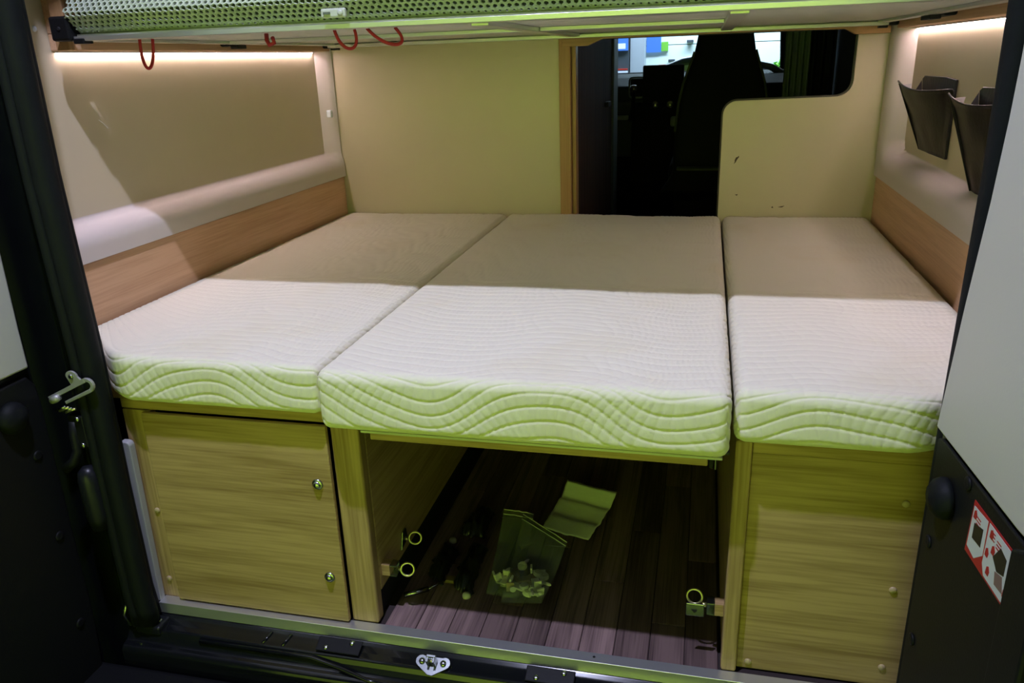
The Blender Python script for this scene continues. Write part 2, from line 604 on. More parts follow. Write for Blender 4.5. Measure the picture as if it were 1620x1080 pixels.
# wooden door frame around the passage
tr = thing('trim_1', (0.3, PB, 0.5))
struct(tr)
MB().box((-0.1, PB - 0.018, 0.465), (-0.062, PB + 0.03, 1.3)).build('frame_post', 'beech_z', tr, bevel=0.003)
MB().box((-0.061, PB + 0.005, 0.03), (-0.047, PB + 0.05, 1.3)).build('frame_rebate', 'beech_z', tr, bevel=0.002)
hp = [(-0.085, 1.127), (-0.002, 1.127), (0.045, 1.146), (0.5, 1.148), (0.76, 1.146), (0.79, 1.130), (0.885, 1.130), (0.885, 1.165), (-0.085, 1.165)]
MB().prism(hp, 1, PB - 0.045, PB - 0.019).build('header', 'beech_x', tr, bevel=0.002)
MB().box((-0.05, PB + 0.02, 1.146), (0.8, PB + 0.045, 1.3)).build('header_backing', 'dark_inner', tr)

# wooden side boards along the bed
for sgn, txt in ((-1, 'light wooden board running along the left mattress'), (1, 'light wooden board running along the right mattress')):
    x0, x1 = sorted((sgn * 0.899, sgn * 0.915))
    o = box('side_board', (x0, 0.0, 0.49), (x1, 1.452, 0.716), 'board_y', bevel=0.003)
    tag(o, txt, 'board')

# ------------------------------------------------------------------ mattresses
def mattress(x0, x1, yf, yb, z0, z1, r, label, phase, amp, cut=None, seed=0):
    step = 0.0042
    xs = np.linspace(x0, x1, int((x1 - x0) / 0.0030))
    ys = np.concatenate([np.arange(yf, 0.56, 0.0030), np.linspace(0.56, yb, 60)])
    zs = np.linspace(z0, z1, int((z1 - z0) / 0.0022))
    lo, hi = np.array([x0, yf, z0]) + r, np.array([x1, yb, z1]) - r
    rng = np.random.RandomState(seed)

    def surf(P):
        q = np.clip(P, lo, hi)
        d = P - q
        ln = np.linalg.norm(d, axis=-1, keepdims=True)
        n = d / np.maximum(ln, 1e-9)
        base = q + n * r
        x, y, z = P[..., 0], P[..., 1], P[..., 2]
        s = (z1 - z) - (y - yf)                      # unfolded coordinate, > 0 on the front border
        pit = 0.027
        am = amp * (0.30 + 0.70 * np.exp(-((s - 0.05) / 0.11) ** 2) + 0.35 * np.exp(-((s + 0.33) / 0.10) ** 2))
        wv = am * np.cos(2 * PI * (x - phase) / 0.44) + 0.004 * np.sin(2 * PI * x / 0.17 + 5 * s)
        pa = (s + wv) / pit
        da = np.abs(pa - np.round(pa)) * pit
        # the cross lines follow the waves at an angle
        shear = amp * 14.3 * np.sin(2 * PI * (x - phase) / 0.44)
        pb = (x + shear * (np.clip(s, -0.06, 0.1) - 0.04) + 0.010 * np.sin(2 * PI * s / 0.21)) / 0.0185
        db = np.abs(pb - np.round(pb)) * 0.0185
        front = sm((s + 0.01) / 0.03)
        wb_ = np.where(s > -0.005, 0.55, 0.40 + 0.4 * sm((x - x0) / (x1 - x0)))
        h = -0.0017 * np.exp(-(da / 0.0021) ** 2) * (1.25 - 0.25 * front) - 0.0017 * wb_ * np.exp(-(db / 0.0022) ** 2)
        h = h + 0.0004 * np.clip(np.sin(PI * (pa - np.floor(pa))), 0, 1) * (0.35 + 0.65 * front)
        # fade quilting in bottom band (plain piping seam) and slightly sagging body
        h = np.where(z < z0 + 0.012, h * 0.15, h)
        h = h + np.where(z > z1 - 0.001, 0.002, 0.0) * np.sin(9 * x + seed) * np.sin(7 * y + 2 * seed) * sm((y - yf) / 0.2) * sm((x - x0) / 0.1) * sm((x1 - x) / 0.1)
        out = base + n * h[..., None]
        if cut is not None:
            t = np.clip((cut[0] - out[..., 0]) / cut[1], 0, 1.1)
            out[..., 1] += cut[2] * t ** 1.45 * np.clip(1 - (out[..., 1] - yf) / 0.5, 0, 1)
        return out

    m = MB()

    def grid(A, B, fn, flip):
        P = np.array([[fn(a, b) for b in B] for a in A])
        Q = surf(P)
        na, nb = len(A), len(B)
        fs = []
        for i in range(na - 1):
            for j in range(nb - 1):
                f = (i * nb + j, (i + 1) * nb + j, (i + 1) * nb + j + 1, i * nb + j + 1)
                fs.append(f[::-1] if flip else f)
        m.add(Q.reshape(-1, 3).tolist(), fs)
    grid(xs, ys, lambda a, b: (a, b, z1), False)
    grid(xs, zs, lambda a, b: (a, yf, b), False)
    grid(ys, zs, lambda a, b: (x0, a, b), True)
    grid(ys, zs, lambda a, b: (x1, a, b), False)
    grid(xs[::6], np.linspace(yf, yb, 40), lambda a, b: (a, b, z0), True)
    grid(xs[::6], zs[::3], lambda a, b: (a, yb, b), True)
    o = m.build('mattress', 'ticking', smooth=True)
    bm = bmesh.new()
    bm.from_mesh(o.data)
    bmesh.ops.remove_doubles(bm, verts=bm.verts, dist=1e-5)
    bm.to_mesh(o.data)
    bm.free()
    o.data.polygons.foreach_set('use_smooth', [True] * len(o.data.polygons))
    tag(o, label, 'mattress', 'quilted mattress sections')
    return o


ZT = 0.585
mattress(-0.8945, -0.2905, -0.040, 1.45, 0.487, ZT, 0.018, 'white quilted mattress section on the door-fronted cabinet, along the left wall', -0.53, 0.042, cut=(-0.69, 0.225, 0.19), seed=1)
mattress(-0.2865, 0.4345, -0.058, 1.45, 0.468, ZT + 0.001, 0.021, 'widest quilted mattress section, bridging the open storage space in the middle', 0.13, 0.045, seed=2)
mattress(0.4405, 0.8945, -0.030, 1.45, 0.485, ZT, 0.022, 'narrowest white quilted mattress section, on the plain cabinet by the right wall', 0.60, 0.026, cut=(0.70, -0.19, 0.14), seed=3)

# ------------------------------------------------------------------ cabinets under the bed
def cap_screw(parent, x, z, y=0.0, r=0.0065):
    MB().lathe((x, y, z), (0, -1, 0), [(r, 0), (r, 0.0015), (r * 0.75, 0.003), (0, 0.0036)], 12).build('screw_cap', 'cap_plastic', parent, smooth=True)


cl = thing('cabinet', (-0.5, 0.7, 0), 'light oak cabinet with a door and two round metal locks', 'cabinet', 'bed base cabinets')
box('face_strip', (-0.755, 0.0, 0.0), (-0.690, 0.018, 0.454), 'oak_z', cl)
box('top_rail', (-0.755, 0.0, 0.456), (-0.2985, 0.018, 0.484), 'oak_x', cl)
box('stile', (-0.2985, 0.0, 0.0), (-0.2395, 0.03, 0.454), 'oak_z', cl, bevel=0.006, bseg=3)
box('side_panel', (-0.257, 0.031, 0.062), (-0.2405, 1.44, 0.461), 'oak_y', cl)
box('plinth', (-0.262, 0.031, 0.001), (-0.246, 1.44, 0.061), 'matt_black', cl, bevel=0)
box('top_panel', (-0.89, 0.02, 0.466), (-0.292, 1.44, 0.484), 'oak_y', cl)
dr = box('door', (-0.703, -0.012, 0.006), (-0.3005, -0.001, 0.4535), 'oak_x', cl, bevel=0.0025)
for z in (0.328, 0.113):
    k = MB().lathe((-0.331, -0.012, z), (0, -1, 0), [(0.0115, 0), (0.0115, 0.002), (0.0095, 0.004), (0.0085, 0.0035), (0.0078, 0.006), (0.005, 0.0085), (0, 0.0092)], 20).build('lock_button', 'steel', dr, smooth=True)
cap_screw(cl, -0.721, 0.22)
cap_screw(cl, -0.727, 0.048)

cr_ = thing('cabinet', (0.6, 0.7, 0), 'plain light oak cabinet with screwed front panel and narrow stile', 'cabinet', 'bed base cabinets')
box('stile', (0.4465, 0.0, 0.0), (0.4745, 0.03, 0.481), 'oak_z', cr_, bevel=0.005, bseg=3)
box('front_panel', (0.4755, 0.016, 0.0), (0.90, 0.030, 0.452), 'oak_x', cr_, bevel=0.0015)
box('top_rail', (0.4755, 0.012, 0.4535), (0.90, 0.030, 0.481), 'oak_x', cr_)
box('side_panel', (0.4485, 0.031, 0.0), (0.465, 1.44, 0.478), 'oak_y', cr_)
box('top_panel', (0.47, 0.031, 0.463), (0.89, 1.44, 0.481), 'oak_y', cr_)
for x, z in ((0.725, 0.379), (0.725, 0.208), (0.726, 0.042), (0.496, 0.016)):
    cap_screw(cr_, x, z, 0.016)

# bed board bridging the middle
bb = thing('bed_board', (0.1, 0.7, 0.44), 'light wooden bed board under the middle mattress section', 'board')
box('panel', (-0.238, -0.018, 0.4615), (0.437, 1.44, 0.4665), 'dark_inner', bb, bevel=0.001)  # dark colour keeps the underside in shade
box('front_rail', (-0.200, -0.034, 0.446), (0.402, -0.014, 0.4612), 'oak_x', bb)
box('edge_strip', (-0.215, -0.040, 0.4618), (0.425, -0.0185, 0.4665), 'bunk_base', bb, bevel=0.001)
MB().box((0.404, -0.034, 0.443), (0.411, -0.012, 0.461)).build('end_latch', 'black_plastic', bb, bevel=0.001)
MB().tube([(0.415, -0.03, 0.461), (0.415, -0.03, 0.44)], 0.0018, 8).build('latch_pin', 'steel', bb)

# lashing fittings -------------------------------------------------------------
def ring_mesh(c, R, r, nrm):
    n = Vector(nrm).normalized()
    a = Vector((0, 0, 1))
    u = n.cross(a).normalized()
    v = n.cross(u)
    return MB().tube([Vector(c) + (u * math.cos(2 * PI * k / 28) + v * math.sin(2 * PI * k / 28)) * R for k in range(28)], r, 8, closed=True)


def lashing(side, y, z, label, kind):
    sgn = 1 if side == 'left' else -1
    xw = -0.2405 if side == 'left' else 0.4485
    t = thing('lashing_eye', (xw, y, z - 0.02), label, 'lashing eye', 'lashing eyes in the storage space')
    if kind == 'block':
        x0, x1 = sorted((xw, xw + sgn * 0.018))
        box('wood_block', (x0, y - 0.012, z - 0.013), (x1, y + 0.01, z + 0.013), 'oak_x', t, bevel=0.001)
        x0, x1 = sorted((xw + sgn * 0.0185, xw + sgn * 0.032))
        b = MB()
        b.box((x0, y - 0.012, z - 0.013), (x1, y + 0.01, z - 0.0105)).box((x0, y - 0.012, z + 0.0105), (x1, y + 0.01, z + 0.013)).box((x0, y + 0.007, z - 0.0105), (x1, y + 0.01, z + 0.0105))
        b.build('channel', 'steel', t)
        xc = xw + sgn * 0.033
    else:
        x0, x1 = sorted((xw, xw + sgn * 0.004))
        MB().prism([(y - 0.02, z - 0.018), (y + 0.02, z - 0.01), (y + 0.012, z + 0.02), (y - 0.008, z + 0.02)], 0, x0, x1).build('base_plate', 'steel', t, bevel=0.0008)
        xc = xw + sgn * 0.005
    MB().lathe((xc, y, z), (sgn, 0, 0), [(0.0045, 0), (0.0045, 0.006), (0.003, 0.008)], 10).build('neck', 'brass', t, smooth=True)
    return t, xc


t, xc = lashing('left', 0.052, 0.105, 'brass ring eye on a wooden block nearest the opening, left side of storage space', 'block')
ring_mesh((xc + 0.020, 0.052, 0.105), 0.0135, 0.0026, (0.25, -1, 0.3)).build('ring', 'brass', t, smooth=True)
t, xc = lashing('left', 0.165, 0.100, 'rearmost brass ring eye on a plain steel plate, deeper along the left panel', 'plate')
ring_mesh((xc + 0.024, 0.165, 0.104), 0.0135, 0.0024, (0.25, -1, 0.3)).build('ring', 'brass', t, smooth=True)
t, xc = lashing('right', 0.035, 0.117, 'brass ring behind a square steel plate, fixed to the right cabinet', 'block')
ring_mesh((xc - 0.022, 0.042, 0.128), 0.014, 0.0022, (-0.1, -1, 0.25)).build('ring', 'brass', t, smooth=True)
MB().box((xc - 0.037, 0.024, 0.097), (xc - 0.004, 0.027, 0.124)).build('folding_plate', 'steel', t, bevel=0.001)
MB().prism([(xc - 0.028, 0.112), (xc - 0.016, 0.113), (xc - 0.018, 0.107), (xc - 0.022, 0.105)], 1, 0.0233, 0.0242).build('slot', 'matt_black', t)
# small steel slide and turnbuckle lying below the left eyes
sl = thing('turnbuckle', (-0.2, 0.1, 0.0), 'small dark steel slide lying on the floor beside the left ring eyes', 'fitting')
MB().tube([(-0.215, 0.085, 0.012), (-0.17, 0.115, 0.012)], 0.006, 10).build('barrel', 'steel', sl, smooth=True)
MB().tube([(-0.17, 0.115, 0.012), (-0.145, 0.16, 0.006)], 0.0025, 8).build('rod', 'steel', sl, smooth=True)
MB().box((-0.148, 0.156, 0.0), (-0.125, 0.176, 0.008)).build('end_piece', 'brown_fitting', sl, bevel=0.0015)

# ------------------------------------------------------------------ loose items in the storage space
def sheet(name, corners, m, nx, ny, zfun, thick=0.0006, parent=None, edge=0.0):
    """thin sheet (given thickness) through four plan corners with a height function"""
    P00, P10, P11, P01 = [Vector((*c, 0)) for c in corners]
    top = []
    for i in range(nx + 1):
        for j in range(ny + 1):
            u, v = i / nx, j / ny
            p = P00 * (1 - u) * (1 - v) + P10 * u * (1 - v) + P11 * u * v + P01 * (1 - u) * v
            k = edge * (mnoise.noise(Vector((u * 9, v * 9, 3.1))))
            if i in (0, nx): p.x += k
            if j in (0, ny): p.y += k
            top.append((p.x, p.y, zfun(u, v)))
    n = len(top)
    vs = top + [(x, y, z - thick) for x, y, z in top]
    q = lambda i, j: i * (ny + 1) + j
    fs = []
    for i in range(nx):
        for j in range(ny):
            f = (q(i, j), q(i + 1, j), q(i + 1, j + 1), q(i, j + 1))
            fs += [f, tuple(a + n for a in f[::-1])]
    bd = [q(i, 0) for i in range(nx + 1)] + [q(nx, j) for j in range(1, ny + 1)] + [q(i, ny) for i in range(nx - 1, -1, -1)] + [q(0, j) for j in range(ny - 1, 0, -1)]
    for a, b in zip(bd, bd[1:] + bd[:1]):
        fs.append((a, a + n, b + n, b))
    # upward facing
    o = obj(name, vs, fs, m, parent, smooth=True)
    bm = bmesh.new()
    bm.from_mesh(o.data)
    bmesh.ops.recalc_face_normals(bm, faces=bm.faces)
    bm.to_mesh(o.data)
    bm.free()
    return o


def paper_z(u, v):
    # flat leaflet with two soft creases, its far end lifted
    ks = [(0.0, 0.004), (0.30, 0.013), (0.40, 0.009), (0.68, 0.024), (0.76, 0.021), (1.0, 0.050)]
    for (a, za), (b, zb) in zip(ks, ks[1:]):
        if v <= b:
            z = za + (zb - za) * (v - a) / (b - a)
            break
    return z + 0.003 * mnoise.noise(Vector((u * 3, v * 3, 0))) + 0.004 * (u - 0.5) ** 2


o = sheet('paper_leaflet', ((0.025, 0.405), (0.145, 0.372), (0.196, 0.528), (0.062, 0.568)), 'paper', 20, 24, paper_z, edge=0.004)
tag(o, 'creased pale paper leaflet unfolded on the dark floor', 'leaflet')


def zip_bag(corners, label, seed, hmax, lift=0.0):
    """clear flat bag: upper and lower film, zip strips at the mouth (v = 1 end)"""
    c = [Vector((*q, 0)) for q in corners]
    ctr = sum(c, Vector()) / 4
    t = thing('zip_bag', (ctr.x, ctr.y, 0.0), label, 'plastic bag', 'clear zip bags of small fittings')

    def zt(u, v):
        e = min(1, 4 * min(u, 1 - u)) ** 0.5
        body = (1 - v) ** 0.7 * math.sin(PI * min(1, (v + 0.12) / 0.75)) if v < 0.62 else 0
        cr = mnoise.noise(Vector((u * 5 + seed, v * 6, seed))) * 0.5 + mnoise.noise(Vector((u * 13, v * 15 + seed, 2))) * 0.3
        return 0.006 + lift + hmax * e * max(0, body) + 0.010 * abs(cr) * e + 0.045 * max(0, v - 0.55)

    sheet('upper_film', corners, 'clear_film', 26, 34, zt, 0.0003, t)
    sheet('lower_film', corners, 'clear_film', 8, 10, lambda u, v: 0.002 + lift + 0.045 * max(0, v - 0.55), 0.0003, t)
    P = lambda u, v: c[0] * (1 - u) * (1 - v) + c[1] * u * (1 - v) + c[2] * u * v + c[3] * (1 - u) * v
    for v in (0.985, 0.93):
        pts = []
        for k in range(9):
            q = P(k / 8, v)
            pts.append((q.x, q.y, zt(k / 8, v) + 0.0012))
        MB().tube(pts, 0.0011, 6).build('zip_strip', 'fitting', t, smooth=True)
    return t, P


b1, P1 = zip_bag(((-0.045, 0.135), (0.028, 0.13), (0.0, 0.43), (-0.078, 0.44)), 'longer clear zip bag with folded top, partly under the other bag', 3, 0.004)
b2, P2 = zip_bag(((0.000, 0.088), (0.085, 0.100), (0.107, 0.295), (-0.018, 0.395)), 'clear zip bag full of small pale fittings, mouth towards the leaflet', 8, 0.026, 0.020)


def fitting(kind, loc, rz, ry, k):
    x, y, z = loc
    m = 'fitting' if k % 4 else 'brown_fitting'
    if kind == 0:   # cover cap
        b = MB().lathe((0, 0, 0), (0, 0, 1), [(0.008, 0), (0.008, 0.004), (0.006, 0.0065), (0.0, 0.0072)], 14)
    elif kind == 1:  # angle bracket
        b = MB().prism([(-0.012, 0), (0.012, 0), (0.012, 0.003), (-0.009, 0.003), (-0.009, 0.014), (-0.012, 0.014)], 1, -0.006, 0.006)
    else:           # screw plug
        b = MB().lathe((0, 0, 0), (1, 0, 0), [(0.005, 0), (0.005, 0.002), (0.0028, 0.003), (0.0025, 0.018), (0.001, 0.022)], 10)
    R = Matrix.Rotation(rz, 3, 'Z') @ Matrix.Rotation(ry, 3, 'Y')
    vs = [R @ (Vector(v) * 1.35) for v in b.v]
    lo = min(v.z for v in vs)
    vs = [v + Vector((x, y, z - lo)) for v in vs]
    o = obj(('cover_cap', 'angle_bracket', 'wall_plug')[kind], vs, b.f, m)
    return o


KN = ('round cover cap among the small fittings in the zip bags', 'small angle bracket among the fittings in the zip bags', 'slim plug among the small fittings in the zip bags')
rnd = random.Random(5)
for k in range(26):
    u, v = rnd.uniform(0.15, 0.85), rnd.uniform(0.06, 0.42)
    bagP = P2 if k < 19 else P1
    q = bagP(u, v if k < 19 else rnd.uniform(0.1, 0.6))
    kd = k % 3
    o = fitting(kd, (q.x, q.y, 0.0035 + (0.020 if k < 19 else 0) + (0.007 if k % 2 and k < 19 else 0)), rnd.uniform(0, 6.28), rnd.uniform(-0.3, 0.3), k)
    tag(o, KN[kd], ('cap', 'bracket', 'plug')[kd], 'small fittings inside the zip bags')


def crumple(corners, label, seed, h):
    o = sheet('plastic_scrap', corners, 'black_bag', 18, 18, lambda u, v: 0.003 + h * (0.4 + 0.6 * abs(mnoise.noise(Vector((u * 3.2 + seed, v * 3.2, seed))))) * (min(1, 5 * min(u, 1 - u, v, 1 - v)) ** 0.6) + 0.006 * abs(mnoise.noise(Vector((u * 9, v * 9, seed)))), 0.0005, edge=0.02)
    tag(o, label, 'plastic scrap', 'crumpled black plastic scraps')


crumple(((-0.195, 0.18), (-0.150, 0.14), (-0.145, 0.27), (-0.185, 0.30)), 'crumpled black plastic scrap nearest the ring eyes', 1, 0.03)
crumple(((-0.125, 0.145), (-0.075, 0.12), (-0.085, 0.30), (-0.125, 0.31)), 'crumpled black plastic scrap beside the zip bags', 4, 0.035)
crumple(((-0.17, 0.345), (-0.105, 0.335), (-0.105, 0.45), (-0.15, 0.47)), 'crumpled black plastic scrap behind the other two scraps', 9, 0.04)
for x, y, z, lb in ((-0.176, 0.312, 0.0005, 'loose pale cap on the floor behind the ring eyes'), (-0.085, 0.118, 0.0005, 'loose pale cap on the floor before the black scraps')):
    o = MB().lathe((x, y, z), (0, 0, 1), [(0.009, 0), (0.009, 0.006), (0.0065, 0.0095), (0, 0.010)], 16).build('cover_cap', 'fitting', smooth=True)
    tag(o, lb, 'cap')

# ------------------------------------------------------------------ rear sill
ss = thing('trim_2', (0, -0.02, -0.02))
struct(ss)
MB().prism([(-0.0265, -0.024), (-0.0265, 0.002), (-0.0005, 0.002), (-0.0005, 0.0004), (-0.0242, 0.0004), (-0.0242, -0.024)], 0, -0.745, 0.75).build('sill_strip', 'bright_alu', ss, bevel=0.0008, bseg=2)
for x in (0.21,):
    MB().lathe((x, -0.012, 0.002), (0, 0, 1), [(0.003, 0), (0.002, 0.0012), (0, 0.0014)], 10).build('rivet', 'matt_black', ss)

sill = thing('rear_sill', (0, -0.1, -0.62), 'black painted rear sill and bumper step below the aluminium strip', 'sill')
prof = [(-0.0236, -0.012), (-0.0236, -0.0255), (-0.032, -0.028), (-0.050, -0.033), (-0.066, -0.036), (-0.072, -0.048), (-0.080, -0.060), (-0.094, -0.064), (-0.100, -0.072), (-0.100, -0.30), (0.0, -0.30), (0.0, -0.03), (-0.02, -0.012)]
MB().prism(prof, 0, -0.80, 0.80).build('sill_body', 'sill_paint', sill, bevel=0.004, bseg=3)
box('bumper_step', (-0.95, -0.30, -0.30), (0.95, -0.101, -0.105), 'black_plastic', sill, bevel=0.015, bseg=3)
for i in range(9):
    y = -0.27 + i * 0.018
    box('tread_rib', (-0.62, y, -0.1055), (0.62, y + 0.006, -0.1035), 'black_plastic', sill, bevel=0.0008, bseg=1)
# raised pressing around the latch recess
def pressing(xa, xb, flip):
    pts = [(xa, -0.073, -0.043), (xa + (xb - xa) * 0.6, -0.073, -0.043), (xa + (xb - xa) * 0.75, -0.080, -0.052), (xa + (xb - xa) * 0.9, -0.092, -0.062), (xb, -0.094, -0.064)]
    MB().tube(pts, [0.005, 0.005, 0.005, 0.004, 0.002], 10).build('pressed_bead', 'sill_paint', sill, smooth=True)
pressing(-0.62, -0.19, 1)
pressing(0.40, -0.02, -1)
for x in (-0.47, -0.425):
    MB().tube([(x, -0.034, -0.0275), (x - 0.008, -0.062, -0.035)], 0.003, 8).build('stiffening_rib', 'sill_paint', sill, smooth=True)
for xc in (-0.31, 0.13):
    lb = 'black plate with two screws in the sill below the {} cabinet edge'.format('door-fronted') if xc < 0 else 'black plate with two screws in the sill below the storage opening'
    p = thing('sill_plate', (xc, -0.03, -0.04), lb, 'plate', 'black sill plates')
    R = Matrix.Rotation(math.radians(-22), 3, 'X')
    def tilt(b, oy=-0.044, oz=-0.0265):
        return [Vector((xc, oy, oz)) + R @ Vector(v) for v in b.v]
    b = MB().box((-0.048, -0.02, 0), (0.048, 0.012, 0.004))
    # plate lies on the sloping sill
    R = Matrix.Rotation(math.radians(21), 3, 'X')
    obj('plate', tilt(b), b.f, 'black_plastic', p, bevel=0.002)
    for sx, sy in ((-0.026, -0.012), (0.026, 0.004)):
        b = MB().lathe((sx, sy, 0.004), (0, 0, 1), [(0.0055, 0), (0.005, 0.002), (0.003, 0.0034), (0, 0.0036)], 14)
        obj('screw', tilt(b), b.f, 'steel', p, smooth=True)
# latch striker
st = thing('latch_striker', (-0.105, -0.06, -0.05), 'galvanised steel latch striker with two bolts on the black sill', 'striker')
R = Matrix.Rotation(math.radians(28), 3, 'X')
def tl(b):
    return [Vector((-0.105, -0.058, -0.030)) + R @ Vector(v) for v in b.v]
plate = arc(-0.024, 0.004, 0.012, 60, 230, 8) + [(-0.006, -0.022), (0.004, -0.023)] + arc(0.024, 0.004, 0.012, -60, 120, 8)
b = MB().prism(plate, 2, 0.0, 0.003)
obj('plate', tl(b), b.f, 'steel', st, bevel=0.0008)
for sx in (-0.022, 0.022):
    b = MB().lathe((sx, 0.003, 0.003), (0, 0, 1), [(0.0065, 0), (0.0062, 0.003), (0.004, 0.0052), (0, 0.0056)], 16)
    obj('bolt', tl(b), b.f, 'steel', st, smooth=True)
b = MB().box((-0.009, -0.006, 0.003), (-0.004, 0.010, 0.026)).box((0.004, -0.006, 0.003), (0.009, 0.010, 0.026)).box((-0.0095, 0.004, 0.0215), (0.0095, 0.010, 0.027))
obj('loop', tl(b), b.f, 'steel', st, bevel=0.0012)
b = MB().lathe((-0.004, 0.001, 0.016), (1, 0, 0), [(0.003, 0), (0.003, 0.008)], 12)
obj('pin', tl(b), b.f, 'brass', st, smooth=True)

# ------------------------------------------------------------------ rubber door seal round the opening
path = [(-0.744, -0.02), (-0.750, 0.05), (-0.750, 0.3), (-0.745, 0.6), (-0.752, 0.93), (-0.748, 1.25), (-0.738, 1.55)] + [(x, z) for x, z in arc(-0.61, 1.62, 0.12, 180, 90, 6)] + [(x, z) for x, z in arc(0.63, 1.62, 0.12, 90, 0, 6)] + [(0.752, 1.25), (0.755, 0.93), (0.752, 0.6), (0.752, 0.3), (0.752, 0.05), (0.747, -0.02)]
sp = thing('door_seal', (0, -0.06, 0), 'black rubber seal lining the rear door opening', 'seal')
pts = []
for (a, b) in zip(path, path[1:]):
    n = max(1, int(math.hypot(b[0] - a[0], b[1] - a[1]) / 0.03))
    pts += [(a[0] + (b[0] - a[0]) * i / n, a[1] + (b[1] - a[1]) * i / n) for i in range(n)]
pts.append(path[-1])
MB().tube([(x, -0.062, z) for x, z in pts], 0.0215, 12).build('bulb', 'rubber', sp, smooth=True)
MB().tube([(x * 1.028, -0.074, z + (0.02 if z > 1.6 else 0)) for x, z in pts], 0.012, 10).build('lip', 'rubber', sp, smooth=True)
MB().tube([(x * 1.012, -0.035, z + (0.008 if z > 1.6 else 0)) for x, z in pts], 0.014, 10).build('carrier', 'rubber', sp, smooth=True)

# pillars behind the seal and inner pillar lining
for sgn, nm in ((-1, 'wall_rear_left'), (1, 'wall_rear_right')):
    pr = thing(nm, (sgn * 0.85, -0.05, 0))
    struct(pr)
    poly = [(sgn * 0.765, -0.055), (sgn * 0.80, -0.06), (sgn * 0.83, -0.035), (sgn * 1.0, -0.05), (sgn * 1.0, -0.03), (sgn * 0.80, -0.028), (sgn * 0.765, -0.03)]
    MB().prism(poly, 2, -0.30, 1.75).build('pillar', 'black_paint', pr, bevel=0.003)
    pl = [(sgn * 0.962, 0.06), (sgn * 0.955, -0.0), (sgn * 0.90, -0.025), (sgn * 0.76, -0.028), (sgn * 0.76, -0.022), (sgn * 0.90, -0.016), (sgn * 0.945, 0.01), (sgn * 0.952, 0.06)]
    MB().prism(pl, 2, 0.49, 1.75).build('pillar_lining', 'pillar_lining', pr, bevel=0.001, bseg=1)
hd = MB().box((-1.0, -0.09, 1.75), (1.0, -0.03, 1.97)).build('trim_3', 'black_paint')
struct(hd)
# light grey lining strip between the seal and the left cabinet
gs = MB().prism([(-0.760, 0.0), (-0.744, 0.0), (-0.738, 0.37)] + arc(-0.748, 0.378, 0.010, 0, 90, 5) + [(-0.760, 0.388)], 1, -0.02, -0.004).build('pillar_strip', 'grey_trim', bevel=0.002)
tag(gs, 'narrow light grey strip between the black seal and the door-fronted cabinet', 'trim strip')

# ------------------------------------------------------------------ rear doors
# left door, swung open about 90 degrees
ld = thing('rear_door', (-0.87, -0.5, -0.2), 'open rear van door at the left edge with pale upper trim', 'van door', 'rear doors')
MB().prism([(-0.092, -0.22), (-0.092, 1.7), (-0.95, 1.7), (-0.95, -0.22)], 0, -0.93, -0.855).build('door_shell', 'black_paint', ld, bevel=0.006)
pl = [(-0.112, 0.582), (-0.112, 0.66), (-0.109, 0.80), (-0.100, 1.65), (-0.90, 1.65), (-0.90, 0.582)]
MB().prism(pl, 0, -0.855, -0.838).build('upper_trim', 'door_trim', ld, bevel=0.004)
pl = [(-0.105, 0.0), (-0.100, 0.50), (-0.103, 0.545), (-0.118, 0.566), (-0.90, 0.566), (-0.90, -0.15), (-0.14, -0.15), (-0.115, -0.12)]
MB().prism(pl, 0, -0.855, -0.842).build('lower_panel', 'black_plastic', ld, bevel=0.004)
MB().lathe((-0.842, -0.173, 0.507), (1, 0, 0), [(0.030, 0), (0.030, 0.006), (0.027, 0.014), (0.018, 0.021), (0.0, 0.024)], 24).build('round_bumper', 'rubber', ld, smooth=True)
for y, z in ((-0.139, 0.412), (-0.138, 0.232), (-0.143, 0.026)):
    MB().lathe((-0.842, y, z), (1, 0, 0), [(0.010, 0), (0.010, 0.002), (0.007, 0.0035), (0.003, 0.0028), (0, 0.0028)], 16).build('panel_plug', 'black_plastic', ld, smooth=True)
MB().prism([(-0.0905, -0.2), (-0.0905, 1.6), (-0.085, 1.6), (-0.085, -0.2)], 0, -0.905, -0.87).build('edge_seal', 'rubber', ld)

# right door, opened slightly past 90 degrees (built flat at x, then turned by its slope)
def rx(y):
    return 0.72 + (-0.087 - y) * 0.0704


def rdoor(name, poly, d0, d1, m, parent, bevel=0.003, **kw):
    """polygon in (y, z) on the door face, between offsets d0 < d1 measured towards the cabin centre"""
    b = MB().prism(poly, 0, 0.0, 1.0)
    vs = [(rx(y) - (d0 + (d1 - d0) * t), y, z) for t, y, z in b.v]
    fs = [f[::-1] for f in b.f]
    return obj(name, vs, fs, m, parent, bevel=bevel, **kw)


